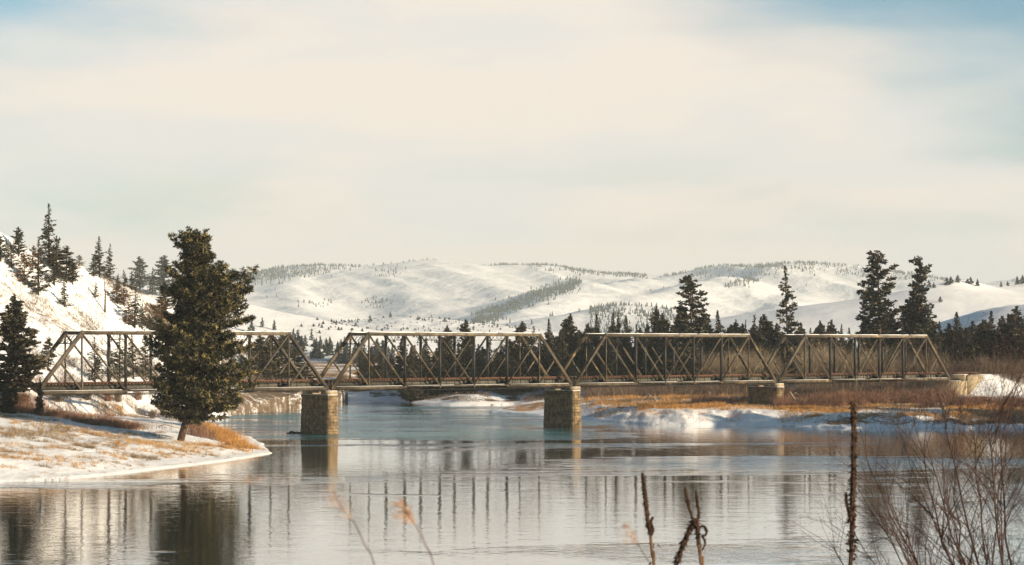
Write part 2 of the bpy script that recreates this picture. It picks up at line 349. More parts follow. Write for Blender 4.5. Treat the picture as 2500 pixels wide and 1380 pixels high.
RIDGES = [  # crest (px, y, D)..., slope, rounding
 ([(300,700,6600),(500,720,6400),(600,692,6200),(640,680,6100),(700,668,6000),(760,655,6000),(800,652,6000),(850,656,6000),(900,646,6000),(960,644,6000),(1000,643,6000),(1050,635,6000),(1100,641,6000),(1150,651,6050),(1190,654,6100),(1230,646,6100),(1300,649,6100),(1400,656,6100),(1500,661,6100),(1560,666,6100),(1640,670,6100),(1700,667,6100),(1760,656,6000),(1820,650,6000),(1880,644,6000),(1940,642,6000),(2000,656,6000),(2050,669,6100),(2120,673,6200),(2300,684,6300),(2600,690,6300)], .15, 60),
 ([(1050,635,6000),(1130,668,5500),(1230,715,5000),(1300,748,4700)], .25, 40),
 ([(860,655,6000),(960,700,5300),(1080,742,4800),(1190,772,4500)], .25, 40),
 ([(760,656,6000),(715,700,5300),(735,740,4700),(800,778,4200)], .25, 40),
 ([(640,682,6100),(590,740,5000),(560,790,4200)], .25, 40),
 ([(1300,650,6100),(1330,690,5600),(1290,700,5300)], .25, 40),
 ([(1640,672,6100),(1540,694,5300),(1400,695,4700),(1320,722,4350),(1240,754,4050),(1160,788,3800)], .24, 30),
 ([(1940,644,6000),(1800,676,5300),(1700,692,5000),(1600,717,4700),(1500,745,4400)], .27, 40),
 ([(2000,656,6000),(1960,706,5200),(1880,756,4600),(1800,790,4200)], .27, 40),
 ([(2050,670,6100),(2150,720,5200),(2200,770,4500)], .25, 40),
 ([(1340,800,3500),(1430,778,3600),(1500,752,3700),(1550,740,3800),(1620,752,3800),(1720,775,3700)], .16, 30),
 ([(100,640,1500),(400,708,1500),(600,762,1500),(640,769,1500),(700,786,1480),(800,815,1450),(900,842,1400),(960,866,1350)], .2, 12),
 ([(720,822,2300),(780,806,2200),(860,788,2200),(960,773,2200),(1050,776,2200),(1120,786,2200),(1200,803,2200),(1320,832,2200)], .13, 25),
 ([(660,838,1000),(760,848,980),(850,858,960),(930,872,930),(1000,890,900)], .35, 6),
 ([(2150,800,1300),(2230,724,1380),(2270,703,1420),(2400,699,1550),(2500,696,1650),(2700,690,1850)], .15, 10),
 ([(2285,694,1450),(2310,688,1460),(2335,682,1480),(2375,686,1500),(2400,698,1520)], .35, 4),
 ([(2180,826,1080),(2260,800,1060),(2330,777,1040),(2420,752,1000),(2500,738,980),(2700,700,960)], .42, 8),
 ([(2475,699,1620),(2500,688,1620),(2560,670,1620)], .4, 5),
]
def height(X, Y, parts=False):
    X = np.asarray(X, float); Y = np.asarray(Y, float); shp = X.shape; X = X.ravel(); Y = Y.ravel()
    wob = fbm(X/9., Y/9., 3, 4)*3.0+fbm(X/1.7, Y/1.7, 8, 2)*.5
    far = Y > 800
    s = land_sd(X, Y)+wob*np.where(Y < 300, .25, .8)
    left = (1-sst(X, -34, -28))*(1-sst(Y, 380, 430)); right = sst(X, 8, 22)*(1-sst(Y, 470, 520)); toe = (1-sst(X, -52, -44))*sst(Y, 400, 440)
    zl = np.interp(s, [-40, -6, -1, 0, .35, 2, 11, 30, 45, 70, 200], [-4, -1.2, -.3, -.02, .16, .36, 1.9, 4.3, 6.0, 6.5, 7.])
    zr = np.interp(s, [-40, -6, -1, 0, .5, 5, 9, 30, 60, 120, 400], [-4, -1.2, -.3, -.02, .35, 1.5, 2.3, 3.1, 3.8, 4.6, 5.5])
    zt = np.interp(s, [-40, -6, -1, 0, .5, 6, 14, 60, 400], [-4, -1.2, -.3, -.02, .6, 4.0, 5., 6., 7.])
    zf = np.interp(s, [-40, -6, -1, 0, .5, 10, 30, 60, 400, 4000], [-4, -1.2, -.3, -.02, .25, 1.7, 3.9, 4.4, 4.8, 6.])
    w = np.maximum(1-left-right-toe, 0); tt = w+left+right+toe
    z = (zl*left+zr*right+zt*toe+zf*w)/tt
    inn = sst(s, 0, 6)
    z = z+inn*(fbm(X/14., Y/14., 21, 4)*1.1+fbm(X/3., Y/3., 22, 3)*.35)*(1-.45*right)
    # gullied bank on the right shore
    z = z+right*sst(s, .5, 3)*(1-sst(s, 7, 14))*(fbm(X/3.1, Y/7., 31, 3))*1.5
    hillw = np.zeros_like(z)
    # left hill
    px = px_of(X, np.maximum(Y, 50)); T = np.interp(px, HILL_PX, HILL_T); Wd = np.interp(px, HILL_PX, HILL_W); yr = np.interp(px, HILL_PX, HILL_Y)
    R = T+Wd; zr_ = EYE-(yr-HY)/F*R; u = (Y-T)/Wd
    zh = 5.0+(zr_-5.0)*np.clip(u, -.2, 1)**1.0 if False else 5.0+(zr_-5.0)*np.where(u < 1, np.clip(u, -.3, 1)-.10*np.sin(np.clip(u, 0, 1)*math.pi), 1-.12*(u-1))
    m = sst(u, .02, .25)*(1-sst(u, 2.5, 6))*(px < 850)
    zh = zh+m*(fbm(X/22., Y/22., 41, 4)*5.0+fbm(X/5., Y/5., 43, 3)*1.4)*np.clip(1.2-abs(u-.6), .2, 1)
    zh = np.where((px < 850) & (u > -.3) & (u < 6), zh, -50)
    hillw = sst(zh-z, -.5, 1.5); z = np.maximum(z, zh)
    # railway embankments beyond both abutments
    rel = np.stack([X-B0[0], Y-B0[1]]); t = rel[0]*U[0]+rel[1]*U[1]; wv = np.abs(rel[0]*V[0]+rel[1]*V[1]-WT/2)
    LB = 4*SPAN+3*GAP
    for c in (-(t+1.5), t-LB-9.5):
        em = 8.45-.55*np.maximum(wv-3.2, 0)-.75*np.maximum(-c, 0)
        z = np.maximum(z, np.where(c > -14, em, -50))
    fm = np.full(z.shape, -1e3)
    if far.any():
        Xf, Yf = X[far], Y[far]; hs = []
        wx = Xf+fbm(Xf/420., Yf/420., 51, 3)*150; wy = Yf+fbm(Xf/420., Yf/420., 52, 3)*220
        for i, (pts, k, rn) in enumerate(RIDGES):
            D = np.mean([p[2] for p in pts])
            if D > 3000: hs.append(ridge(Xf+.35*(wx-Xf), Yf+.6*(wy-Yf), pts, k, rn))
            else: hs.append(ridge(Xf, Yf, pts, k, rn)+fbm(Xf/40., Yf/40., 60+i, 4)*3.)
        hs = np.array(hs); kk = np.where(Yf > 3000, 5., 1.5); mxh = hs.max(0)
        sm = mxh+kk*np.log(np.exp((hs-mxh)/kk).sum(0))-kk*.5
        big = (Yf > 2800); gul = -np.abs(fbm(Xf/330.+Yf/900., Yf/1100., 71, 4))*84+11
        sm = sm+np.where(big, gul*sst(sm, 10, 120)*(1-sst(sm, 235, 262)), 0)
        fm[far] = sm
        lf = z[far]; z[far] = np.maximum(lf, sm)
    if parts: return z.reshape(shp), s.reshape(shp), hillw.reshape(shp), right.reshape(shp), left.reshape(shp), toe.reshape(shp)
    return z.reshape(shp)
def hz1(X, Y): return float(height(np.array([X]), np.array([Y]))[0])

DR = np.concatenate([np.geomspace(182, 300, 150)[:-1], np.geomspace(300, 600, 260)[:-1], np.geomspace(600, 3200, 170)[:-1], np.geomspace(3200, 9000, 190)])
TC = np.concatenate([np.linspace(-.62, -.30, 90)[:-1], np.linspace(-.30, .30, 860), np.linspace(.30, .62, 90)[1:]])
GT, GD = np.meshgrid(TC, DR); GX = GT*GD
GZ, GS, GH, GR, GL, GTo = height(GX, GD, True)
nc = len(TC); nr = len(DR)
ii = np.arange(nr*nc).reshape(nr, nc)
faces = np.stack([ii[:-1, :-1], ii[:-1, 1:], ii[1:, 1:], ii[1:, :-1]], -1).reshape(-1, 4)
keep = ~(GZ[:-1, :-1] < -2.5).ravel(); faces = faces[keep]
nz_ = fbm(GX/18., GD/18., 81, 4); nzs = fbm(GX/4.5, GD/6., 82, 4)
# how much straw shows through the snow, and how much rock
grass = np.clip(.13+GH*(-.02+.35*nzs)+GL*(.12+.55*nz_+.55*nzs)+GR*(sst(GS, 2.5, 7)*(1-.6*sst(GS, 60, 90)))*(.26+1.5*nz_+1.1*nzs)-.1*(GR*(1-sst(GS, 3, 6))), 0, 1)
pxg = px_of(GX, GD)
def blob(pc, yc, rx, ry):   # a patch of ground, centred on a place on the ground
    D0 = None
    best = np.argmin(np.abs(pxg-pc)+0*GD, axis=1)
    yy = np.array([y_of(GZ[i, best[i]], DR[i]) for i in range(nr)]); i = int(np.argmin(np.abs(yy-yc)+np.where(DR > 470, 1e3, 0)))
    D0 = DR[i]; X0 = (pc-1250)/F*D0
    return np.exp(-(((GX-X0)/rx)**2+((GD-D0)/ry)**2))
flatfar = (GD > 560)*(GZ < 9.5)
grass = np.maximum(grass, flatfar*np.clip(.45+nz_, 0, 1)*.95*(1-sst(GD, 3000, 3400)))
grass = np.maximum(grass, (GD > 440)*(GD < 500)*(GX > -6)*(GX < 60)*(.55+.9*nz_)*sst(GS, 1.2, 2.5)*(1-sst(GS, 40, 60)))
rock = np.clip(GTo*(GS < 16)*(.72+nz_)*(1-GH)+GH*(.26+.8*fbm(GX/12., GD/12., 85, 4))+GR*(1-sst(GS, 6, 9))*sst(GS, .6, 2)*(.40+1.3*nz_), 0, 1)
rock = np.maximum(rock, (GD > 490)*(GD < 620)*(pxg > 900)*(pxg < 1360)*(.42+1.2*nzs)*sst(GS, 2, 5))
rock = np.maximum(rock, GTo*(GD > 425)*(GD < 560)*(GS < 15)*(.70+1.5*fbm(GX/1.6, GD/2.2, 88, 4)))
rock = np.where(GS < .25, np.maximum(rock, np.where((GD > 425) & (GX < -38), .62, .30+1.3*nzs)), rock)
midh = (GD > 1250)*(GD < 2900)*(GZ > 9)
rock = np.maximum(rock, midh*(.34+.25*nz_)*np.where(pxg > 2100, .3, 1.))
mesh_ground = mesh('ground', np.stack([GX, GD, GZ], -1).reshape(-1, 3), faces, M['ground'], smooth=True,
     attr={'grass': grass, 'rock': rock, 'far': sst(GD, 900, 2500)})
tag(mesh_ground, kind='structure')

# the river bed and the water
mesh('river_bed', [(-700, -60, -4.2), (700, -60, -4.2), (700, 640, -4.2), (-700, 640, -4.2)], [(0, 1, 2, 3)], M['rockdark'])['kind'] = 'structure'
wg = np.linspace(-700, 700, 15); wy_ = np.linspace(-60, 640, 8); WX, WY = np.meshgrid(wg, wy_)
wi = np.arange(WX.size).reshape(WX.shape); wf = np.stack([wi[:-1, :-1], wi[:-1, 1:], wi[1:, 1:], wi[1:, :-1]], -1).reshape(-1, 4)
mesh('river', np.stack([WX, WY, 0*WX], -1).reshape(-1, 3), wf, M['water'])['kind'] = 'structure'

# the snowy bank the photographer stands on
bx = np.linspace(-40, 40, 161); by = np.linspace(-30, 34, 129); BX, BY = np.meshgrid(bx, by)
def bank_z(X, Y):
    return np.interp(Y, [-30, 0, 6, 10, 13, 30, 34], [13.3, 12.8, 12.45, 11.9, 10.6, -.8, -2.5])+(fbm(X/3., Y/3., 91, 3))*.35
BZ = bank_z(BX, BY); bi = np.arange(BX.size).reshape(BX.shape)
bf = np.stack([bi[:-1, :-1], bi[:-1, 1:], bi[1:, 1:], bi[1:, :-1]], -1).reshape(-1, 4)
o = mesh('riverbank', np.stack([BX, BY, BZ], -1).reshape(-1, 3), bf, M['ground'], smooth=True, attr={'grass': np.full(BX.size, .35), 'rock': np.zeros(BX.size), 'far': np.zeros(BX.size)})
tag(o, kind='structure')

# column profile lookup: the first place along a view column where the ground reaches row y
def hit(px, y, dmin=185, dmax=9000, nstep=900):
    D = np.geomspace(dmin, dmax, nstep); X = (px-1250)/F*D; z = height(X, D); yy = y_of(z, D)
    ok = np.where((yy <= y) & (z > .05))[0]
    if not len(ok): return None
    i = ok[0]; return X[i], D[i], z[i]

# ------------------------------------------------------------------ the railway bridge
bridge = empty('truss_bridge', BP(0, WT/2, ZB))
tag(bridge, 'long steel truss railway bridge of four spans on masonry piers crossing the river', 'bridge')
def sub(root, name, mb, m): return kid(root, mb.build(name, m))
BLOC = np.array(bridge.location)
def rootpart(name, t, w=WT/2, z=ZB):
    e = empty(name, BP(t, w, z)); return e
def lay(e, parent_loc):  # keep world-space meshes in place under moved empties
    pass
def lattice(mb, a, b, c, d, n, r=.035):
    """lacing between the lines a-b and c-d"""
    a, b, c, d = map(np.asarray, (a, b, c, d))
    for i in range(n):
        p0 = a+(b-a)*i/n; p1 = a+(b-a)*(i+1)/n; q0 = c+(d-c)*i/n; q1 = c+(d-c)*(i+1)/n
        mb.tube([p0, q1], r, 4, False); mb.tube([q0, p1], r, 4, False)
def span(t0, st, k):
    sp = bpy.data.objects.new('truss_span', None); COL.objects.link(sp)
    parts = []
    def S(name, mb, m): parts.append(mb.build(name, m))
    node = lambda i, w, z: BP(t0+i*PAN, w, z)
    up = Z
    for w in (0, WT):
        near = w == 0
        tc_ = MB(); tc_.bar(node(1, w, ZT-.27), node(6, w, ZT-.27), .46, .44); tc_.bar(node(1, w, ZT-.02)-U*.15, node(6, w, ZT-.02)+U*.15, .62, .04)
        tc_.bar(node(1, w-.25, ZT-.51), node(6, w-.25, ZT-.51), .1, .03); tc_.bar(node(1, w+.25, ZT-.51), node(6, w+.25, ZT-.51), .1, .03); S('top_chord', tc_, M['steel_sunlit'])
        sn = MB(); 
        r_ = rs(k*7+int(near)); tt = 1.0
        while tt < 6:
            e = min(6, tt+r_.uniform(.3, 1.4)); sn.bar(node(tt, w, ZT+.005+r_.uniform(.02, .04)), node(e, w, ZT+.005+r_.uniform(.02, .04)),   .56, .13); tt = e+r_.choice([0, .02, .08])
        S('snow_cap', sn, M['snowcap'])
        bc = MB()
        for a, b in ((0, 2), (5, 7)):
            bc.bar(node(a, w, ZB-.26)-(U*.3 if a == 0 else 0), node(b, w, ZB-.26)+(U*.3 if b == 7 else 0), .40, .46); bc.bar(node(a, w, ZB-.51), node(b, w, ZB-.51), .52, .03); bc.bar(node(a, w, ZB-.01), node(b, w, ZB-.01), .52, .03)
        for ww in (-.17, .17):
            bc.bar(node(2, w+ww, ZB-.16), node(5, w+ww, ZB-.16), .05, .20)
        for i in (2, 3, 4, 5):
            bc.box(node(i, w, ZB-.25), (.34, .5, .5), [U, V, Z])
        S('bottom_chord', bc, st)
        bs = MB()
        for a, b in ((0.1, 1.9), (2.1, 3.4), (3.6, 4.9), (5.1, 6.9)): bs.bar(node(a, w-.1, ZB+.03), node(b, w-.1, ZB+.03), .22 if 2 < a < 5 else .36, .045)
        S('snow_cap', bs, M['snowcap'])
        for a, b, sg in ((0, 1, 1), (7, 6, -1)):
            ep = MB(); A = node(a, w, ZB-.1); B = node(b, w, ZT-.22); nup = np.cross(np.cross(B-A, V), B-A); nup = nup if nup[2] > 0 else -nup
            ep.bar(A, B, .44, .42, nup); d = (B-A)/np.linalg.norm(B-A); nn = nup/np.linalg.norm(nup)
            ep.bar(A+nn*.22, B+nn*.22, .60, .035, nup); ep.box(node(b, w, ZT-.28), (.62, .50, .50), [U, V, Z])
            S('end_post', ep, st)
            hg = MB()
            hg.bar(node(b, w-.08, ZB), node(b, w-.08, ZT-.5), .08, .18, U); hg.bar(node(b, w+.1, ZB), node(b, w+.1, ZT-.5), .08, .18, U); hg.bar(node(b, w, ZB), node(b, w, ZB+1.5), .34, .26, U)
            S('hanger', hg, st)
            sdg = MB(); mid = (A+B)/2; sdg.bar(mid, node(b, w, ZB), .14, .26, np.cross(V, node(b, w, ZB)-mid)); S('sub_diagonal', sdg, st)
        for i in (2, 3, 4, 5):
            po = MB()
            for du in (-.13, .13): po.bar(node(i, w, ZB-.1)+U*du, node(i, w, ZT-.5)+U*du, .44, .045, U)
            po.bar(node(i, w-.2, ZB-.1), node(i, w-.2, ZT-.5), .04, .22, U); po.bar(node(i, w+.2, ZB-.1), node(i, w+.2, ZT-.5), .04, .22, U)
            po.box(node(i, w, ZT-.62), (.5, .46, .35), [U, V, Z])
            S('post', po, M['post'])
        for a, b, e in ((1, 2, 0), (2, 3, 0), (6, 5, 0), (5, 4, 0), (3, 4, 1), (4, 3, 1)):
            dg = MB(); A = node(a, w, ZT-.4); B = node(b, w, ZB-.05); upv = np.cross(V, B-A)
            for ww in ((-.14, .14) if not e else (-.1, .1)):
                off = V*ww+(V*(.28 if a > b else -.0) if e else 0); dg.bar(A+off, B+off, .05, .20 if not e else .14, upv)
            S('diagonal', dg, st)
    # portals at both inclined ends
    for a, b in ((0, 1), (7, 6)):
        pb = MB(); A = node(a, 0, ZB-.1); B = node(b, 0, ZT-.1); d = (B-A)
        p1 = A+d*.99; p2 = A+d*.80; p3 = A+d*.68
        pb.bar(p1, p1+V*WT, .22, .2); pb.bar(p2+V*.9, p2+V*(WT-.9), .16, .14)
        for (h0, h1) in ((.0, 1.0), (WT, WT-1.0)):
            pb.tube([p3+V*h0, p3+d*.07+V*(h0+(h1-h0)*.35), p2+V*h1], .08, 4)
        lattice(pb, p1, p1+V*WT, p2, p2+V*WT, 5, .045); pb.tube([p2, p2+V*WT], .07, 4)
        S('portal_brace', pb, M['steel_dark'])
    for i in (2, 3, 4, 5):
        ts = MB(); p1 = node(i, 0, ZT-.3); p2 = node(i, 0, ZT-1.25)
        ts.bar(p1, p1+V*WT, .18, .12); ts.bar(p2, p2+V*WT, .14, .10); lattice(ts, p1, p1+V*WT, p2, p2+V*WT, 5, .035)
        for s_, e_ in ((0, 1.1), (WT, WT-1.1)): ts.tube([node(i, s_, ZT-2.6), node(i, s_+(e_-s_)*.35, ZT-1.75), node(i, e_, ZT-1.28)], .06, 4)
        S('top_strut', ts, M['steel_dark'])
    tl = MB()
    for i in range(1, 6):
        tl.tube([node(i, .2, ZT-.38), node(i+1, WT-.2, ZT-.38)], .05, 4); tl.tube([node(i, WT-.2, ZT-.38), node(i+1, .2, ZT-.38)], .05, 4)
    S('top_lateral_bracing', tl, M['steel_dark'])
    ll = MB()
    for i in range(7):
        ll.tube([node(i, .2, ZB-.62), node(i+1, WT-.2, ZB-.62)], .05, 4); ll.tube([node(i, WT-.2, ZB-.62), node(i+1, .2, ZB-.62)], .05, 4)
    ll.tube([node(0, -.1, ZB-.72), node(7, -.1, ZB-.72)], .045, 4)
    S('bottom_lateral_bracing', ll, M['steel_dark'])
    for i in range(8):
        fb = MB(); fb.bar(node(i, .1, ZB+.05), node(i, WT-.1, ZB+.05), .3, 1.0); fb.bar(node(i, .1, ZB+.56), node(i, WT-.1, ZB+.56), .42, .04); S('floor_beam', fb, M['steel_dark'])
    for w in (WT/2-1.0, WT/2+1.0):
        sg = MB(); sg.bar(node(0, w, ZB+.35), node(7, w, ZB+.35), .06, .78); sg.bar(node(0, w, ZB+.745), node(7, w, ZB+.745), .34, .03); sg.bar(node(0, w, ZB-.05), node(7, w, ZB-.05), .34, .03)
        for j in range(28): sg.box(node(j*.25+.12, w-.08, ZB+.34), (.07, .1, .72), [U, V, Z])
        S('stringer', sg, M['plate'])
    ti = MB(); n = int(SPAN/.56)
    for j in range(n): ti.box(BP(t0+.3+j*.56, WT/2+.03*math.sin(j*2.3), ZB+.885), (.24, 3.3, .24), [U, V, Z])
    S('railway_ties', ti, M['tie'])
    for w in (WT/2-.75, WT/2+.75):
        rl = MB(); rl.bar(BP(t0-.4, w, ZB+1.08), BP(t0+SPAN+.4, w, ZB+1.08), .08, .14); S('rail', rl, M['rust'])
    for w in (WT/2-1.45, WT/2+1.45):
        gt = MB(); gt.bar(BP(t0-.4, w, ZB+1.1), BP(t0+SPAN+.4, w, ZB+1.1), .2, .18); S('guard_timber', gt, M['rust'])
    for q in parts: kid(sp, q)
    kid(bridge, sp); sp.location = -BLOC
    return sp
for k in range(4):
    span(k*(SPAN+GAP), M['steel_brown'] if k == 0 else M['steel'], k)

def bp_local(e): e.location = -BLOC
def prism_ring(t, w, z, T, L, r):
    """plan outline of a pier: square at the far end, rounded nose at the near end"""
    pts = []
    hw = T/2; 
    for a in np.linspace(0, math.pi, 7): pts.append((math.cos(a)*-hw, -L/2+r-math.sin(a)*r))
    pts = [(p[0], p[1]) for p in pts]; pts += [(hw, L/2), (-hw, L/2)]
    return np.array([BP(t+a, w+b, z) for a, b in pts])
def loft(mb, rings, cap=True):
    n = len(rings[0]); v = np.concatenate(rings); f = []
    for i in range(len(rings)-1):
        for j in range(n):
            j2 = (j+1) % n; f.append((i*n+j, i*n+j2, (i+1)*n+j2, (i+1)*n+j))
    if cap: f.append(tuple(range(n))[::-1]); f.append(tuple((len(rings)-1)*n+j for j in range(n)))
    return mb.add(v, f)
for k in range(1, 4):
    t = k*(SPAN+GAP)-GAP/2; pr = bpy.data.objects.new('pier', None); COL.objects.link(pr); w = WT/2; rr = rs(k)
    b = MB(); rings = []; z = -3.2; ztop = 6.1
    while z < ztop-.1:
        z2 = min(z+.52, ztop); q = (z+3.2)/9.3; T = 2.5-.45*q; L = 8.7-.75*q; j = rr.uniform(-.045, .045)
        rings += [prism_ring(t, w, z+.03, T+j, L+j, .55), prism_ring(t, w, z2-.03, T+j-.02, L+j-.02, .55)]; 
        rings += [prism_ring(t, w, z2-.01, T-.09, L-.09, .55)]; z = z2
    loft(b, rings); kid(pr, b.build('masonry_shaft', M['stone']))
    c = MB(); loft(c, [prism_ring(t, w, 6.1, 2.3, 8.2, .6), prism_ring(t, w, 6.45, 2.3, 8.2, .6)]); kid(pr, c.build('coping', M['stone']))
    s_ = MB(); loft(s_, [prism_ring(t, w, 6.455, 2.2, 8.1, .6), prism_ring(t, w, 6.53, 2.05, 7.95, .6)]); kid(pr, s_.build('snow_cap', M['snowcap']))
    for ww in (0., WT):
        q = MB(); q.box(BP(t, ww+.05, 6.78), (2.0, 1.9, .64), [U, V, Z]); q.box(BP(t, ww+.05, 7.13), (1.5, 1.2, .1), [U, V, Z]); kid(pr, q.build('bearing_block', M['concrete']))
        q = MB(); q.box(BP(t, ww, 7.125), (1.9, 1.8, .05), [U, V, Z]); kid(pr, q.build('snow_cap', M['snowcap']))
        for dt in (-.75, .75):
            q = MB(); q.box(BP(t+dt, ww, 7.2), (.5, .5, .12), [U, V, Z]); q.box(BP(t+dt, ww, 7.3), (.3, .45, .12), [U, V, Z]); kid(pr, q.build('bearing_shoe', M['steel_dark']))
    q = MB()
    for dt in (-.35, .35): q.tube([BP(t+dt, -.35, 7.2), BP(t+dt, -.35, 9.0)], .05, 5)
    q.tube([BP(t-.75, -.35, 9.0), BP(t+.75, -.35, 9.0)], .04, 5); kid(pr, q.build('handrail', M['plate']))
    kid(bridge, pr); bp_local(pr)
LB = 4*SPAN+3*GAP
for k, (s_, t) in enumerate(((-1, -.6), (1, LB+.6))):
    ab = bpy.data.objects.new('abutment', None); COL.objects.link(ab)
    q = MB(); q.box(BP(t+s_*1.9, WT/2, 4.0), (4.0, 8.6, 6.2), [U, V, Z]); q.box(BP(t+s_*3.2, WT/2, 7.75), (1.4, 8.2, 1.35), [U, V, Z])
    for ww in (-1.35, WT+1.35): q.box(BP(t+s_*6.2, ww, 6.0), (5.2, .6, 4.6), [U, V, Z])
    kid(ab, q.build('masonry_wall', M['concrete']))
    q = MB(); q.box(BP(t+s_*3.2, WT/2, 8.46), (1.6, 8.3, .08), [U, V, Z]); q.box(BP(t+s_*.8, WT/2, 7.12), (1.5, 8.4, .06), [U, V, Z]); kid(ab, q.build('snow_cap', M['snowcap']))
    q = MB()
    for j in range(26): q.box(BP(t+s_*(4.2+j*.56), WT/2, ZB+.885), (.24, 3.3, .24), [U, V, Z])
    kid(ab, q.build('railway_ties', M['tie']))
    for ww in (WT/2-.75, WT/2+.75, WT/2-1.45):
        q = MB(); q.bar(BP(t, ww, ZB+1.08), BP(t+s_*19, ww, ZB+1.08), .09, .15); kid(ab, q.build('rail', M['rust']))
    for j in range(5 if s_ > 0 else 0):
        q = MB(); q.box(BP(t+4.6+j*1.9, -.2, 7.95-.0*j), (1.7, .3, 1.2-.2*j), [U, V, Z]); kid(ab, q.build('retaining_timber', M['tie']))
    kid(bridge, ab); bp_local(ab)

# ------------------------------------------------------------------ trees
def tufts(C, size, K, wid, seed, outdir, flat=.5, ob=.7):
    """K thin needle blades round every clump centre"""
    r = rs(seed); n = len(C); d = r.normal(size=(n, K, 3)); d[..., 2] = d[..., 2]*flat+.25
    d += outdir[:, None, :]*ob; d /= np.linalg.norm(d, axis=2, keepdims=True)
    p = np.cross(d, r.normal(size=(n, K, 3))); p /= np.linalg.norm(p, axis=2, keepdims=True)+1e-9
    s = size[:, None, None]*r.uniform(.6, 1.25, (n, K, 1)); c = C[:, None, :]
    a = c-p*s*wid*.5+d*s*.06; b = c+p*s*wid*.5+d*s*.06; m = c+d*s*.62+p*s*wid*.75; m2 = c+d*s*.62-p*s*wid*.75; tip = c+d*s
    v = np.stack([a, b, m, tip, m2], 2).reshape(-1, 3); nf = n*K; base = np.arange(nf)[:, None]*5
    return v, np.concatenate([base+np.array([[0, 1, 2]]), base+np.array([[0, 2, 4]]), base+np.array([[4, 2, 3]])], 0)
def conifer(seed, H, prof, first=.12, nb=150, cl=.5, cpb=12, K=6, wid=.22, tr=.25, slope=(.5, -.35), axis=None, sides=None, gap=0., flat=.5, ob=.7):
    """trunk and crown meshes; prof: (height fraction, radius) knots, sides: left/right radii instead"""
    r = rs(seed); axis = axis or (lambda u: np.array([0, 0, u*H]))
    T = MB(); us = np.linspace(0, 1, 12); T.tube([axis(u) for u in us], [tr*(1-u)**.8+.03 for u in us], 8)
    C = []; S = []; O = []
    lum = r.uniform(0, 6.28, 5)
    for i in range(nb):
        u = first+(1-first)*((i+r.rand())/nb); th = r.uniform(0, 6.283)
        if sides is not None:
            Lr = np.interp(u, sides[0], sides[1]); Rr = np.interp(u, sides[0], sides[2]); c = math.cos(th); k = .5+.5*c; R = Lr*(1-k)+Rr*k; R = R*(1. if abs(c) > .5 else .92)
        else: R = np.interp(u, *zip(*prof))
        if sides is not None:
            for _ in range(3):
                ut = min(1, u+R*(np.interp(u, [first, 1], [slope[1], slope[0]])+.12)*.50/H); R = np.interp(ut, sides[0], sides[1])*(1-k)+np.interp(ut, sides[0], sides[2])*k
        R *= 1+(.22 if sides is None else .10)*math.sin(u*23+lum[0]+th)+.12*math.sin(u*51+2*th+lum[1])
        L = R*(r.uniform(.62, 1.08) if sides is None else r.uniform(.80, 1.12))
        if r.rand() < gap: L *= .45
        sl = np.interp(u, [first, 1], [slope[1], slope[0]])+r.normal()*.10
        a0 = axis(u); hd = np.array([math.cos(th), math.sin(th), 0])
        def pt(q): return a0+hd*L*q+Z*(L*sl*q+.18*L*q*q*(1 if sl < 0 else .6))
        T.tube([pt(0), pt(.5), pt(.97)], [max(.02, .045*L**.6), max(.015, .025*L**.6), .01], 3, False)
        m = max(3, int(cpb*max(L, .8)/2.4)); q = r.uniform(.18, 1.02, m)**.75
        lat = np.array([-hd[1], hd[0], 0]); sp = (q*(1.15-q)*L*.85)
        cc = np.array([pt(v) for v in q])+lat[None]*(r.uniform(-1, 1, m)*sp)[:, None]+Z[None]*(r.normal(size=m)*.10*cl*2)[:, None]
        C.append(cc); S.append(cl*r.uniform(.7, 1.2, m)*min(1, max(.42, R/1.4))); O.append(np.repeat((hd*.8+Z*(.25+sl*.4))[None], m, 0))
    # leader
    m = 14 if sides is None else 70; q = r.uniform(.90, .985 if sides is not None else 1.0, m); C.append(np.array([axis(v) for v in q])+r.normal(size=(m, 3))*(.07 if sides is None else .75)); S.append(np.full(m, cl*(.42 if sides is None else .9))); O.append(np.repeat(Z[None]*1.2, m, 0))
    C = np.concatenate(C); S = np.concatenate(S); O = np.concatenate(O); tone = np.repeat(r.rand(len(C))**1.6, K*5)
    return T, tufts(C, S, K, wid, seed+5, O, flat, ob)+(tone,)
def mk_tree(name, loc, T, tv, mats):
    root = empty(name, loc); kid(root, T.build('trunk', mats[1], smooth=True)); kid(root, mesh('crown', tv[0], tv[1], mats[0], attr={'tone': tv[2]})); return root
def dup(root, name=None, mats=None):
    c = bpy.data.objects.new(name or root.name.split('.')[0], None); COL.objects.link(c)
    for ch in KIDS[root.name]:
        d = ch.copy(); COL.objects.link(d); kid(c, d)
    return c

# the big ponderosa pine on the point
hx, hD, hz_ = hit(440, 1077, 200)
hs = hD/F
AX = [(0, 440), (.12, 456), (.17, 465), (.3, 478), (.5, 484), (.75, 480), (1., 470)]; HH = (1077-570)*hs
def hero_axis(u): return np.array([(np.interp(u, *zip(*AX))-440)*hs, math.sin(u*3)*.4, u*HH])
SY = [1030, 1015, 995, 970, 950, 900, 850, 820, 800, 775, 745, 720, 690, 668, 655, 640, 625, 608, 590, 572, 563]
SL = [455, 408, 385, 372, 370, 382, 378, 388, 398, 406, 412, 416, 418, 420, 430, 442, 436, 408, 432, 442, 462]
SR = [505, 560, 585, 600, 606, 610, 600, 604, 592, 586, 600, 604, 584, 560, 540, 530, 514, 506, 506, 494, 478]
su = [(1077-y)/(1077-563) for y in SY]; ax_ = [np.interp(u, *zip(*AX)) for u in su]
sides = (su, [max(.3, (a-l)*hs+.1) for a, l in zip(ax_, SL)], [max(.3, (r_-a)*hs+.25) for a, r_ in zip(ax_, SR)])
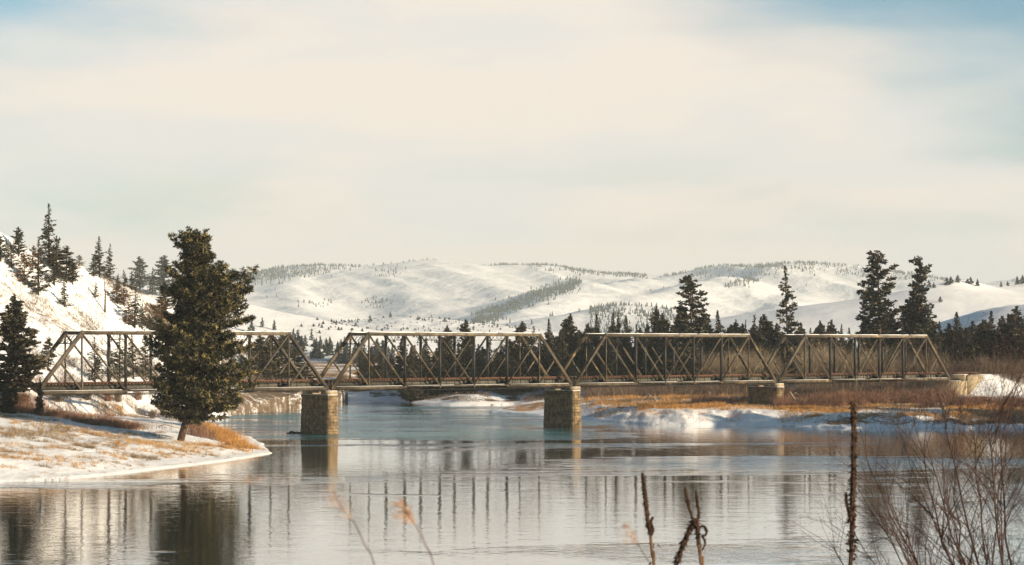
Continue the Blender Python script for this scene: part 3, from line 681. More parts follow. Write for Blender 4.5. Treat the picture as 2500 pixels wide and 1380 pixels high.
Th, tvh = conifer(11, HH, None, first=.10, nb=430, cl=.46, cpb=17, K=15, wid=.14, tr=.48, slope=(.8, -.08), axis=hero_axis, sides=sides, gap=.14, flat=.95, ob=.35)
hero = mk_tree('ponderosa_pine', (hx, hD, hz_-.15), Th, tvh, (M['pine'], M['bark']))
tag(hero, 'largest pine with a leaning trunk and broad crown on the snowy point', 'pine tree')

def pineprof(k): return [(0, .6*k), (.12, 2.6*k), (.3, 3.4*k), (.5, 3.0*k), (.7, 2.3*k), (.85, 1.5*k), (1, .25*k)]
def firprof(k): return [(0, 2.8*k), (.15, 3.0*k), (.4, 2.2*k), (.7, 1.2*k), (.9, .5*k), (1, .1*k)]
PROTO = {}
def proto(kind, mats, *a, **k):
    PROTO.setdefault(kind, []).append((a, k, mats))
# every prototype is 20 m tall; copies are scaled to the height of the tree in the photograph
for s_ in range(4): proto('fir', (M['fir'], M['bark_dark']), 100+s_, 20, firprof(1.), first=.04, nb=300, cl=.62, cpb=11, K=5, wid=.30, tr=.2, slope=(.35, -.35))
for s_ in range(3): proto('pine', (M['fir'], M['bark_dark']), 120+s_, 20, pineprof(1.), first=.10, nb=240, cl=.66, cpb=13, K=6, wid=.26, tr=.25, slope=(.5, -.2), gap=.15)
for s_ in range(2): proto('tallpine', (M['fir'], M['bark']), 140+s_, 20, [(0, 1.8), (.2, 2.1), (.4, 2.6), (.6, 2.2), (.8, 1.7), (.93, 1.3), (1, .4)], first=.05, nb=150, cl=.48, cpb=16, K=7, wid=.26, tr=.17, slope=(.4, -.15), gap=.28)
proto('thinpine', (M['fir'], M['bark']), 151, 20, [(0, 1.8), (.2, 2.3), (.4, 2.1), (.6, 1.5), (.8, 1.0), (1, .3)], first=.06, nb=150, cl=.5, cpb=13, K=6, wid=.26, tr=.13, slope=(.3, -.1), gap=.35)
for s_ in range(3): proto('hillfir', (M['fir_hill'], M['bark_dark']), 160+s_, 20, firprof(1.1), first=.08, nb=120, cl=.62, cpb=8, K=5, wid=.26, tr=.25, slope=(.2, -.3), gap=.2)
for s_ in range(2): proto('hillpine', (M['fir_hill'], M['bark_dark']), 170+s_, 20, pineprof(1.15), first=.14, nb=100, cl=.8, cpb=8, K=6, wid=.24, tr=.3, slope=(.5, -.1), gap=.25)
proto('brownpine', (M['brown_needles'], M['bark_dark']), 181, 20, pineprof(1.2), first=.1, nb=80, cl=.8, cpb=7, K=5, wid=.22, tr=.25, slope=(.5, -.1), gap=.3)
for s_ in range(2): proto('farfir', (M['fir_far_hazed'], M['bark_dark']), 190+s_, 20, firprof(1.3), first=.02, nb=60, cl=1.5, cpb=5, K=4, wid=.4, tr=.3, slope=(.2, -.3))
BUILT = {}
NAMES = {'fir': 'fir_tree', 'pine': 'pine_tree', 'tallpine': 'pine_tree', 'thinpine': 'pine_tree', 'hillfir': 'fir_tree', 'hillpine': 'pine_tree', 'brownpine': 'pine_tree', 'farfir': 'fir_tree'}
PW = {'fir': 6.2, 'pine': 6.8, 'tallpine': 5.4, 'thinpine': 4.2, 'hillfir': 6.4, 'hillpine': 7., 'brownpine': 6.6, 'farfir': 8.}
def tree(kind, var, X, D, z, H, W, label, group, rz=None):
    key = (kind, var % len(PROTO[kind]))
    if key not in BUILT:
        a, k, mats = PROTO[kind][key[1]]; T, tv = conifer(*a, **k)
        root = mk_tree(NAMES[kind], (0, 0, 0), T, tv, mats); BUILT[key] = root
    else: root = dup(BUILT[key], NAMES[kind])
    root.location = (float(X), float(D), float(z)-.15); sx = W/PW[kind]*{'fir': 1.45, 'pine': 1.4, 'farfir': 1.2}.get(kind, 1.2)
    root.scale = (sx, sx, H/20); root.rotation_euler = (.03*math.sin(X*3.7), .035*math.sin(D*2.3+X), (X*7.1+D) % 6.28 if rz is None else rz)
    tag(root, label, 'tree', group); return root
ORD = 'first second third fourth fifth sixth seventh eighth ninth tenth eleventh twelfth thirteenth fourteenth fifteenth sixteenth seventeenth eighteenth nineteenth twentieth twenty-first twenty-second twenty-third twenty-fourth twenty-fifth twenty-sixth twenty-seventh twenty-eighth twenty-ninth thirtieth'.split()
def at_base(px, ytop, D, w, kind, var, label, group):
    X = (px-1250)/F*D; z = hz1(X, D); zt = EYE-(ytop-HY)/F*D
    return tree(kind, var, X, D, z, max(1.5, zt-z), w*D/F, label, group)
def at_row(px, ytop, yb, w, kind, var, label, group, dmin=185):
    h = hit(px, yb, dmin)
    if h is None: return None
    X, D, z = h; return tree(kind, var, X, D, z, max(1., (yb-ytop)/F*D), w*D/F, label, group)

at_base(40, 722, 296, 84, 'pine', 1, 'dark bushy pine standing over the left end of the bridge at the picture edge', 'trees by the left abutment')
at_base(97, 918, 292, 18, 'fir', 2, 'small dark fir in front of the left foot of the bridge', 'trees by the left abutment')
at_base(18, 935, 288, 30, 'fir', 1, 'low young fir under the dark bushy pine at the left edge', 'trees by the left abutment')

HT_ = [  # px, top row, foot row, width, kind, label
 (5, 485, 568, 52, 'hillpine', 'tall dark pine on the ridge at the very left edge'),
 (2, 575, 640, 34, 'hillpine', 'half hidden tree below the ridge at the very left edge'),
 (17, 580, 632, 14, 'hillfir', 'bare thin tree on the slope near the left edge'),
 (68, 545, 588, 32, 'hillfir', 'small bushy fir on the ridge line left of the tallest fir'),
 (45, 560, 634, 32, 'hillpine', 'sparse pine on the slope below the small ridge fir'),
 (120, 496, 645, 54, 'hillfir', 'tallest fir on the left hill, its top well above the ridge'),
 (60, 618, 702, 36, 'brownpine', 'brownish tree on the slope left of the snow-dusted fir'),
 (93, 590, 726, 52, 'hillfir', 'full fir in mid slope right of the brownish tree'),
 (138, 578, 660, 40, 'hillfir', 'fir standing against the right side of the tallest fir'),
 (162, 608, 700, 48, 'hillpine', 'leaning bushy pine right of the tallest fir'),
 (157, 682, 756, 30, 'hillfir', 'narrow fir lowest in the left hill group'),
 (193, 627, 656, 20, 'brownpine', 'tiny brownish tree alone on the ridge'),
 (243, 576, 678, 44, 'hillfir', 'tall layered fir in the ridge pair right of the gap'),
 (268, 596, 688, 30, 'hillfir', 'slimmer fir in the ridge pair right of the gap'),
 (228, 624, 676, 28, 'hillfir', 'low dark fir at the foot of the ridge pair'),
 (304, 658, 702, 22, 'hillfir', 'small fir on the ridge between the pair and the open pine'),
 (342, 627, 716, 42, 'hillpine', 'open-crowned pine on the ridge left of the round-topped tree'),
 (372, 654, 722, 24, 'hillfir', 'slim tree on the ridge between the open pine and round-topped tree'),
 (397, 625, 725, 54, 'hillpine', 'round-topped ridge pine beside the largest pine'),
 (233, 690, 734, 15, 'hillfir', 'lone pale young fir on the open snow slope'),
 (286, 700, 748, 40, 'brownpine', 'brown shrubby tree under the ridge line'),
 (303, 706, 752, 36, 'brownpine', 'second brown shrubby tree just right of the first'),
 (328, 708, 802, 48, 'hillfir', 'dark fir on the slope above the first span'),
 (365, 762, 812, 34, 'hillfir', 'shorter fir right of the dark fir above the first span'),
 (395, 730, 790, 44, 'brownpine', 'brown tree on the slope left of the largest pine'),
 (28, 598, 662, 34, 'hillfir', 'small fir between the left edge and the sparse pine'),
 (80, 606, 668, 28, 'brownpine', 'brown bush-like tree tucked left of the full mid-slope fir'),
 (132, 606, 706, 50, 'hillfir', 'dense fir directly below the tallest fir on the hill'),
 (178, 640, 704, 32, 'hillpine', 'short pine at the right end of the left hill group'),
 (314, 742, 800, 30, 'brownpine', 'brown shrubby tree left of the dark slope fir'),
 (347, 742, 806, 34, 'hillfir', 'fir pressed between the two dark firs above the first span'),
 (384, 772, 820, 38, 'hillpine', 'low pine touching the top chord beside the largest pine'),
 (405, 690, 760, 36, 'hillpine', 'pine half hidden behind the left side of the largest pine'),
 (288, 668, 706, 22, 'hillfir', 'tiny fir on the ridge just right of the fir pair'),
 (322, 664, 712, 26, 'hillfir', 'small dark fir on the ridge left of the open-crowned pine'),
 (117, 822, 905, 34, 'hillpine', 'thin pine behind the left portal of the bridge'),
 (232, 822, 936, 44, 'hillfir', 'layered fir framed by the second panel of the first span'),
 (270, 826, 930, 34, 'hillfir', 'fir behind the first heavy post of the first span'),
 (292, 815, 932, 46, 'hillfir', 'bushy fir behind the third panel of the first span'),
 (326, 812, 932, 44, 'hillfir', 'dark fir behind the third heavy post of the first span'),
 (356, 806, 930, 40, 'hillfir', 'dark fir behind the first span touching the largest pine'),
]
for i, (px, yt, yb, w, kind, lab) in enumerate(HT_): at_row(px, yt, yb, w, kind, i, lab, 'trees on the left hill', 320)
for i, (px, yt, w, D, lab) in enumerate([(632, 815, 60, 400, 'leafy dark tree behind the first post right of the largest pine'), (662, 822, 56, 405, 'broad tree behind the right half of the first span'),
     (690, 818, 60, 412, 'dark tree behind the upper corner of the right end of the first span'), (720, 850, 52, 420, 'tree behind the right end post of the first span'), (745, 885, 44, 430, 'low tree above the first pier at the right foot of the first span')]):
    D = 478+i*3; at_base(px, yt, D, w, 'hillpine', i, lab, 'trees on the far side of the first span')
# snag
g = hit(256, 772, 320)
if g:
    q = MB(); H_ = (772-690)/F*g[1]; q.tube([(0, 0, 0), (.1, 0, H_*.5), (-.1, 0, H_)], [.22, .14, .05], 6)
    for j in range(12): a = j*2.4; zz = H_*(.3+.055*j); q.tube([(0, 0, zz), (math.cos(a)*1.1, math.sin(a)*1.1, zz+.3)], [.05, .015], 3)
    o = q.build('dead_tree', M['brown_needles']); o.location = tuple(map(float, g)); tag(o, 'bare orange-brown dead tree standing on the open hillside above the first span', 'dead tree')

# trees along the far bank seen through and over the second, third and fourth spans
TL = [
 ('second', [(884, 852, 26, 620, 'fir'), (905, 846, 30, 600, 'fir'), (930, 850, 30, 590, 'fir'), (955, 870, 26, 600, 'pine'), (978, 818, 36, 570, 'fir'), (1003, 850, 34, 560, 'fir'), (1035, 826, 38, 560, 'fir'), (1062, 850, 30, 555, 'fir'),
   (1090, 795, 34, 560, 'pine'), (1118, 835, 34, 550, 'fir'), (1141, 780, 32, 560, 'pine'), (1168, 840, 34, 550, 'fir'), (1197, 804, 16, 560, 'thinpine'), (1222, 832, 36, 545, 'fir'), (1248, 828, 34, 550, 'pine'), (1272, 785, 42, 560, 'pine'), (1300, 795, 30, 560, 'thinpine'), (1318, 826, 34, 545, 'fir')]),
 ('third', [(1345, 778, 34, 540, 'fir'), (1370, 800, 32, 540, 'fir'), (1386, 767, 44, 545, 'pine'), (1415, 815, 40, 540, 'fir'), (1438, 790, 36, 540, 'pine'), (1458, 768, 42, 545, 'fir'), (1490, 762, 30, 540, 'fir'), (1506, 763, 30, 545, 'fir'), (1529, 770, 38, 540, 'fir'), (1559, 792, 26, 550, 'fir'),
   (1583, 790, 28, 555, 'pine'), (1597, 748, 30, 540, 'pine'), (1622, 765, 36, 540, 'pine'), (1664, 740, 40, 530, 'pine'), (1690, 671, 84, 500, 'tallpine'), (1722, 748, 44, 525, 'pine'), (1757, 758, 42, 530, 'fir'), (1776, 800, 30, 540, 'fir'), (1800, 780, 24, 545, 'fir'), (1815, 781, 18, 550, 'fir'), (1835, 767, 30, 540, 'thinpine')]),
 ('fourth', [(1868, 768, 54, 530, 'pine'), (1892, 790, 40, 530, 'pine'), (1927, 649, 58, 500, 'thinpine'), (1950, 788, 30, 540, 'pine'), (1978, 800, 26, 560, 'fir'), (2000, 783, 30, 560, 'pine'), (2030, 781, 32, 555, 'pine'), (2052, 792, 28, 560, 'fir'), (2078, 800, 30, 560, 'fir'), (2152, 612, 94, 500, 'tallpine'), (2120, 700, 60, 505, 'tallpine'),
   (2172, 760, 60, 510, 'pine'), (2240, 626, 70, 500, 'tallpine'), (2228, 712, 80, 505, 'pine'), (2262, 770, 50, 505, 'pine'), (2292, 785, 34, 510, 'fir')]),
]
for name, rows in TL:
    for i, (px, yt, w, D, kind) in enumerate(rows):
        big = {1690: 'tallest pine above the third span, its top far above its neighbours', 1927: 'tall thin open pine with a bare pole-like trunk at the start of the fourth span', 2152: 'tallest pine of all above the fourth span, broad dark crown',
               2240: 'tall pine with a narrow top and bare trunk, right of the tallest pine', 2120: 'shoulder-high pine merged with the left side of the tallest pine', 1141: 'small-topped pine rising over the middle of the second span',
               1272: 'round-headed pine over the right end of the second span', 1197: 'thin pole-like tree just showing over the second span chord', 1597: 'sparse pointed pine between the dark clump and the tallest pine of the third span'}.get(px)
        lab = big or f"dark {'fir' if kind=='fir' else 'pine'} behind the {name} bridge span, {ORD[i]} from the left in that stretch"
        at_base(px, yt, D, w, kind, i, lab, f'trees behind the {name} span')
RT = [(2312, 790, 40, 470), (2336, 762, 40, 480), (2362, 800, 40, 465), (2378, 783, 44, 475), (2404, 790, 38, 480), (2426, 760, 42, 470), (2448, 772, 40, 480), (2468, 766, 36, 475), (2487, 748, 44, 465), (2512, 745, 44, 470), (2540, 760, 44, 470), (2345, 850, 36, 455), (2396, 850, 40, 452), (2440, 845, 40, 455), (2480, 850, 36, 450)]
for i, (px, yt, w, D) in enumerate(sorted(RT)): at_base(px, yt, D, w*1.3, 'fir' if i % 3 else 'pine', i, f'dark conifer beyond the snowy embankment right of the bridge, {ORD[i]} from the left', 'conifers right of the bridge')
for i, (X_, D_, H_) in enumerate([(117, 318, 27), (129, 322, 31), (139, 330, 34), (143, 308, 36), (126, 303, 30), (160, 306, 38), (154, 338, 34)]):
    tree('fir' if i % 2 else 'pine', i, X_, D_, hz1(X_, D_), H_, H_*.3, f'conifer on the near right shore outside the picture, {ORD[i]} of its row', 'conifers on the near right shore')
rr = rs(77)   # the lower trees that close the wood below the tops
def filler(x0, x1, n, yt0, yt1, D0, D1, where, group):
    xs = np.sort(rr.uniform(x0, x1, n))
    for i, px in enumerate(xs):
        D = rr.uniform(D0, D1); at_base(px, rr.uniform(yt0, yt1), D, rr.uniform(32, 56), 'fir' if rr.rand() < .5 else 'pine', i, f'low dark conifer {where}, {ORD[i]} from the left', group)
filler(985, 1335, 28, 838, 880, 525, 560, 'behind the second span', 'low trees behind the second span')
filler(1335, 1600, 28, 792, 850, 505, 560, 'behind the left half of the third span', 'low trees behind the third span')
filler(1600, 1890, 28, 785, 845, 505, 560, 'behind the right half of the third span', 'low trees behind the third span, right')
filler(1895, 2300, 30, 795, 840, 520, 580, 'behind the fourth span', 'low trees behind the fourth span')
filler(2290, 2560, 28, 775, 835, 500, 560, 'behind the embankment conifers', 'low trees right of the bridge')
# wooded bluff far beyond the second span
def strip(x0, x1, n, yb0, yb1, h0, h1, dmin, kind, lab, group, seed, dmax=9000):
    r = rs(seed); xs = np.sort(r.uniform(x0, x1, n)); k = 0
    for px in xs:
        h = hit(px, r.uniform(yb0, yb1), dmin)
        if h is None or h[1] > dmax: continue
        H = r.uniform(h0, h1); tree(kind, k, h[0], h[1], h[2], H, H*r.uniform(.38, .5), lab % ORD[min(k, 29)], group); k += 1
strip(640, 960, 28, 846, 872, 5, 9, 850, 'farfir', 'small distant conifer on the wooded bluff beyond the first pier, %s from left', 'trees on the wooded bluff', 5)
strip(760, 960, 26, 872, 896, 6, 9, 700, 'farfir', 'small distant conifer at the foot of the wooded bluff, %s from the left', 'trees below the bluff', 6)
for i, (px, yt, yb, w) in enumerate([(612, 770, 812, 14), (640, 775, 800, 9), (670, 780, 806, 9), (717, 803, 832, 12), (760, 808, 832, 9), (807, 826, 852, 12), (688, 812, 826, 8), (790, 838, 852, 8)]):
    at_row(px, yt, yb, w, 'farfir', i, f'small lone conifer on the snowy slope above the first span, {ORD[i]} from left', 'lone trees on the near snowy slope', 1200)
for i, (px, yt, yb, w) in enumerate([(903, 769, 786, 9), (953, 761, 775, 7), (1020, 772, 782, 8), (1085, 777, 786, 8), (868, 786, 796, 7)]):
    at_row(px, yt, yb, w, 'farfir', i, f'tiny lone conifer on the shrubby grey hill, {ORD[i]} from the left', 'lone trees on the shrubby hill', 1900)
for i, (px, yt, yb, w) in enumerate([(2268, 688, 703, 8), (2280, 692, 703, 7), (2312, 682, 697, 12), (2322, 680, 694, 10), (2338, 674, 690, 10), (2362, 684, 692, 8), (2370, 681, 695, 10), (2386, 685, 700, 8), (2444, 686, 698, 5), (2460, 689, 698, 6), (2484, 675, 692, 9), (2496, 672, 690, 10), (2296, 726, 738, 8)]):
    h = None
    for dy in range(0, 26, 3):
        h = hit(px, yb+dy, 1300)
        if h is not None and h[1] < 2600: break
    if h is not None and h[1] < 2600: tree('farfir', i, h[0], h[1], h[2], (yb-yt+3)/F*h[1], w*1.2/F*h[1], f'tiny conifer on the sunlit hill at the right, {ORD[i]} from the left', 'lone trees on the right hill')

# ------------------------------------------------------------------ far woods on the mountains: one mass of small cones
def cones(P, H, R, seed):
    r = rs(seed); n = len(P); a = r.uniform(0, 6.28, (n, 1))+np.arange(5)[None]*1.2566
    vs = []; fs = []; 
    for lay, (z0, z1, rr_) in enumerate(((.08, .62, 1.), (.42, 1., .62))):
        ring = np.stack([P[:, None, 0]+np.cos(a)*R[:, None]*rr_*r.uniform(.7, 1.15, (n, 5)), P[:, None, 1]+np.sin(a)*R[:, None]*rr_, P[:, None, 2]+H[:, None]*z0+0*a], -1)
        tip = (P+np.stack([0*H, 0*H, H*z1], -1))[:, None]
        vs.append(np.concatenate([ring, tip], 1).reshape(-1, 3)); b = (np.arange(n)*6+lay*n*6)[:, None]
        for j in range(5): fs.append(np.concatenate([b+j, b+(j+1) % 5, b+5], 1))
    return np.concatenate(vs), np.concatenate(fs)
r = rs(321); n0 = 120000
cpx = r.uniform(540, 2500, n0); cD = r.uniform(3300, 6300, n0); cX = (cpx-1250)/F*cD; cz = height(cX, cD); cy = y_of(cz, cD)
nn = fbm(cX/260., cD/420., 99, 4)
gx = height(cX+12, cD)-cz; gy = height(cX, cD+12)-cz
lft = sst(gx/12, .03, .16)     # slopes that look left carry the trees
crest = np.interp(cpx, [p[0] for p in RIDGES[0][0]], [p[1] for p in RIDGES[0][0]])
near_crest = cy-crest
W8 = np.zeros(n0)
W8 = np.maximum(W8, (cpx < 830)*sst(near_crest, 26, 3)*sst(830-cpx, 0, 60)*.8)
W8 = np.maximum(W8, (near_crest < 5)*.35*(nn > -.02))
W8 = np.maximum(W8, np.exp(-((cpx-960)/34)**2-((cy-672)/15)**2)*.7)
W8 = np.maximum(W8, (cpx > 1210)*(cpx < 1580)*sst(near_crest, 17, 3)*.95)
W8 = np.maximum(W8, (cpx > 1700)*(cpx < 1990)*sst(near_crest, 22, 3)*1.0)
W8 = np.maximum(W8, (cpx > 1770)*(cpx < 1860)*np.exp(-((cy-(700-(cpx-1770)*.25))/7)**2)*.8)
W8 = np.maximum(W8, np.exp(-((cpx-930)/36)**2-((cy-737)/9)**2)*1.1)
W8 = np.maximum(W8, np.exp(-((cpx-780)/40)**2-((cy-742)/7)**2)*.25)
W8 = np.maximum(W8, (cpx > 1150)*(cpx < 1420)*np.exp(-((cy-(786-(cpx-1160)*.385))/13)**2)*1.5)
W8 = np.maximum(W8, (cpx > 1440)*(cpx < 1680)*sst(cy, 738, 748)*(cD < 4300)*.75)
W8 = np.maximum(W8, np.exp(-((cpx-1840)/60)**2-((cy-668)/8)**2)*.5)
W8 = np.maximum(W8, .006*lft)
sel = r.rand(n0) < np.clip(W8*(.62+2.6*nn), 0, 1)*.48
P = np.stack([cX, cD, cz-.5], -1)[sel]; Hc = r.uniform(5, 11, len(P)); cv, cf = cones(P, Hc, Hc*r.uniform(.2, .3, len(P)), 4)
tag(mesh('distant_forest', cv, cf, M['fir_far_hazed']), kind='stuff'); print('cones', len(P))
# low shrubs dotting the middle hills
n0 = 16000; cpx = r.uniform(500, 1330, n0); cD = r.uniform(1250, 2500, n0); cX = (cpx-1250)/F*cD; cz = height(cX, cD); nn = fbm(cX/60., cD/90., 98, 3)
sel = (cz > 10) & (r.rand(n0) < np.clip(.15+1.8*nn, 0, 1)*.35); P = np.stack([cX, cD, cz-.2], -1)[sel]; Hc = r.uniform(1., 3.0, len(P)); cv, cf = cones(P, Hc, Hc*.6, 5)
tag(mesh('hillside_scrub', cv, cf, M['fir_far_hazed']), kind='stuff')

# ------------------------------------------------------------------ grass, brush and thickets
def ribbons(B, d, L, w, bend, segs, seed):
    r = rs(seed); n = len(B); d = d/np.linalg.norm(d, axis=1, keepdims=True); side = np.cross(d, r.normal(size=(n, 3))); side /= np.linalg.norm(side, axis=1, keepdims=True)
    bd = np.stack([r.normal(size=n), r.normal(size=n), -np.abs(r.normal(size=n))*.4], -1)*bend[:, None] if hasattr(bend, '__len__') else np.stack([r.normal(size=n), r.normal(size=n), -np.abs(r.normal(size=n))*.4], -1)*bend
    q = np.linspace(0, 1, segs+1); vs = []
    for s_ in q:
        c = B+d*(L*s_)[:, None]+bd*(L*s_*s_)[:, None]; ww = (w*(1-.85*s_))[:, None]; vs += [c-side*ww/2, c+side*ww/2]
    v = np.stack(vs, 1).reshape(-1, 3); k = 2*(segs+1); b = (np.arange(n)*k)[:, None]
    f = np.concatenate([np.concatenate([b+2*i, b+2*i+1, b+2*i+3, b+2*i+2], 1) for i in range(segs)]); return v, f
def cat(parts):
    vs = []; fs = []; n = 0
    for v, f in parts: vs.append(v); fs.append(f+n); n += len(v)
    return np.concatenate(vs), np.concatenate(fs)
def grass_patches(name, rows, m, seed, wid=.03):
    """rows: (px, row, half width m, half depth m, blades, height)"""
    r = rs(seed); parts = []
    for (px, y, rx, ry, n, h) in rows:
        g = hit(px, y, 195, 520)
        if g is None: continue
        ct = max(1, n//14); cx = g[0]+r.normal(size=ct)*rx*.6; cy = g[1]+r.normal(size=ct)*ry*.6; k = r.randint(0, ct, n)
        x = cx[k]+r.normal(size=n)*.16; yy = cy[k]+r.normal(size=n)*.16; z = height(x, yy); ok = z > .12; x, yy, z = x[ok], yy[ok], z[ok]; q = len(x)
        d = np.stack([r.normal(size=q)*.35, r.normal(size=q)*.35, np.ones(q)], -1)
        parts.append(ribbons(np.stack([x, yy, z-.04], -1), d, h*r.uniform(.5, 1.15, q), np.full(q, wid), np.full(q, .3), 2, r.randint(1e6)))
    v, f = cat(parts); return tag(mesh(name, v, f, m), kind='stuff')
L1 = [(x_, y_, 1.0, .9, 150, .55) for x_, y_ in ((90, 1095), (118, 1080), (160, 1078), (180, 1100), (120, 1140), (235, 1085), (300, 1070), (262, 1060), (330, 1075), (372, 1062), (395, 1070), (185, 1030), (130, 1028), (60, 1030), (345, 1048), (400, 1110), (38, 1105), (15, 1115))]+[(20, 1065, 4, 3, 900, .7), (60, 1062, 5, 3, 1400, .75), (100, 1058, 4, 3, 900, .7), (145, 1045, 3, 3, 900, .8), (165, 1052, 3, 3, 600, .7), (30, 1050, 4, 3, 500, .6), (205, 1092, 1.6, 1.2, 380, .6), (216, 1094, 1.4, 1, 300, .6), (252, 1103, 1, 1, 130, .4), (280, 1090, .8, .8, 90, .5), (65, 1088, .8, .7, 90, .4),
      (258, 1128, 2, .8, 160, .35), (285, 1131, 2, .9, 220, .4), (325, 1117, 1.6, .9, 260, .6), (340, 1120, 1.4, .9, 240, .6), (355, 1118, 1.6, 1, 260, .55), (365, 1122, 1.2, .8, 200, .5), (460, 1109, 2, .8, 220, .35), (505, 1112, 1.8, .6, 160, .3), (530, 1115, 1.6, .6, 120, .3), (300, 1005, 3, 3, 300, .7), (260, 1160, 4, .4, 120, .3), (330, 1149, 3, .4, 60, .3), (475, 1131, 2.4, .4, 90, .25), (560, 1124, 2.4, .4, 80, .25)]
grass_patches('dull_grass', L1, M['grass_dull'], 1)
L2 = [(215, 1015, 3, 4, 500, .6), (266, 1012, 2.2, 2, 420, .9), (280, 1015, 1.4, 1.4, 160, .7), (215, 1055, 4, 3, 500, .6), (235, 1062, 4, 2, 400, .5), (52, 1122, 3, 1.6, 500, .5), (145, 1118, 2.4, 1.4, 260, .5), (190, 1133, 3, 1, 350, .45), (222, 1131, 2, 1, 160, .4), (305, 1122, 1.6, 1.2, 220, .6), (318, 1096, 3, 2, 300, .5), (350, 1082, 4, 3, 700, .6), (395, 1092, 5, 2.4, 900, .7), (425, 1098, 5, 2, 700, .6), (445, 1084, 1.5, 1.2, 300, .6), (10, 1140, 3, 1, 200, .4), (75, 1010, 6, 5, 400, .5), (120, 1015, 6, 4, 300, .5), (520, 1098, 3, 1.6, 250, .5)]
L2 += [(px, y, 6, 4, 260, .55) for px in range(10, 400, 45) for y in (992, 998)]
L2 += [(x_, y_, 1.4, 1.1, 190, .6) for x_, y_ in ((40, 1035), (100, 1040), (170, 1020), (230, 1035), (290, 1040), (320, 1060), (70, 1110), (110, 1125), (170, 1140), (270, 1112), (290, 1085), (370, 1105), (410, 1118), (435, 1112), (470, 1095), (490, 1088), (25, 1085), (5, 1060), (140, 1095), (210, 1118))]
grass_patches('dry_grass', L2, M['grass'], 2)
L3 = [(500, 1050, 1.5, 3, 800, 1.6), (515, 1056, 1.8, 3, 1100, 1.7), (532, 1064, 2, 3, 1200, 1.6), (548, 1072, 2, 2.5, 1200, 1.5), (565, 1080, 2, 2.5, 1100, 1.3), (582, 1088, 2, 2, 900, 1.1), (600, 1094, 2, 1.6, 600, .8), (545, 1092, 2.4, 1.4, 500, .7), (575, 1098, 2, 1, 300, .5)]
grass_patches('tall_orange_grass', L3, M['grass_orange'], 3, .05)
def field(name, boxes, m, seed, wid, segs=2, lean=.35, bend=.3, twig=0, zmax=9, smin=1.5, smax=1e9):
    """boxes: (px0, px1, D0, D1, count, height, clump)"""
    r = rs(seed); parts = []
    for (p0, p1, D0, D1, n, h, cl) in boxes:
        px = r.uniform(p0, p1, n*3); D = r.uniform(D0, D1, n*3); X = (px-1250)/F*D
        k = fbm(X/6., D/6., seed+9, 3)+r.normal(size=n*3)*.05; o_ = np.argsort(-k*cl+r.rand(n*3)*(1-cl))[:n]; X = X[o_]+r.normal(size=n)*.2; D = D[o_]
        s = land_sd(X, D); z = height(X, D); ok = (s > smin) & (s < smax) & (z > .4) & (z < zmax); X, D, z = X[ok], D[ok], z[ok]; q = len(X)
        hh = h*r.uniform(.45, 1.15, q)*(1+1.7*fbm(X/5., D/9., seed+4, 3)); d = np.stack([r.normal(size=q)*lean, r.normal(size=q)*lean, np.ones(q)], -1); B = np.stack([X, D, z-.05], -1)
        parts.append(ribbons(B, d, hh, np.full(q, wid), np.full(q, bend), segs, r.randint(1e6)))
        for j in range(twig):
            u = r.uniform(.25, .8, q); dn = d/np.linalg.norm(d, axis=1, keepdims=True); d2 = dn+r.normal(size=(q, 3))*.55; d2[:, 2] = np.abs(d2[:, 2])
            parts.append(ribbons(B+dn*(hh*u)[:, None], d2, hh*r.uniform(.2, .5, q), np.full(q, wid*.6), np.full(q, .2), 1, r.randint(1e6)))
    v, f = cat(parts); return tag(mesh(name, v, f, m), kind='stuff')
field('bank_grass', [(1430, 1720, 398, 470, 6500, .8, .85), (1560, 1770, 385, 404, 5000, .75, .7), (1900, 2170, 372, 392, 4500, .6, .9), (2270, 2500, 374, 392, 3500, .8, .9), (1240, 1430, 430, 474, 1800, .4, .8), (1700, 2300, 376, 400, 3500, .5, .95)], M['grass_orange'], 21, .07, zmax=6)
field('bank_straw', [(1420, 1900, 385, 470, 7000, .7, .5), (1900, 2500, 370, 400, 6000, .5, .6), (1240, 1440, 497, 530, 2500, .4, .4), (840, 960, 545, 600, 1500, .4, .4)], M['grass'], 22, .06, zmax=6)
field('slope_grass', [(1440, 2540, 358, 402, 9000, .5, .9)], M['grass'], 31, .06, zmax=6, smin=2.2, smax=13)
field('ledge_grass', [(1440, 2540, 362, 402, 11000, .55, .93)], M['grass_orange'], 32, .06, zmax=6, smin=5, smax=16)
field('far_bank_brush', [(920, 1340, 500, 545, 5000, 1.3, .9), (1180, 1340, 496, 530, 2000, 1.0, .9)], M['twig'], 41, .06, 2, .4, .3, 2, 9, 2.5, 34)
field('red_brush', [(1890, 2060, 392, 412, 3500, 2.2, .6), (2050, 2330, 388, 415, 8000, 2.1, .88), (2300, 2560, 384, 402, 7000, 1.9, .88), (1690, 1840, 404, 424, 2500, 1.5, .7)], M['twig_red'], 23, .05, 3, .25, .25, 2, 7.6)
field('brown_thicket', [(1430, 1850, 455, 500, 9000, 3.2, .5), (1880, 2320, 420, 470, 9000, 2.6, .6), (2300, 2560, 440, 470, 5000, 3., .6)], M['twig'], 24, .055, 3, .22, .2, 2)
field('left_brush', [(-60, 420, 286, 300, 7000, 1.2, .75), (455, 520, 292, 300, 500, 2., .5)], M['twig_red'], 25, .04, 3, .3, .2, 2, 9)
field('hillside_brush', [(80, 180, 330, 400, 900, 1.6, .9), (150, 300, 345, 420, 2200, 1.5, .9), (250, 420, 360, 450, 4200, 1.8, .85), (560, 740, 470, 500, 2600, 1.3, .8), (0, 120, 345, 400, 900, 1.2, .9)], M['twig'], 26, .06, 2, .5, .3, 2, 60)
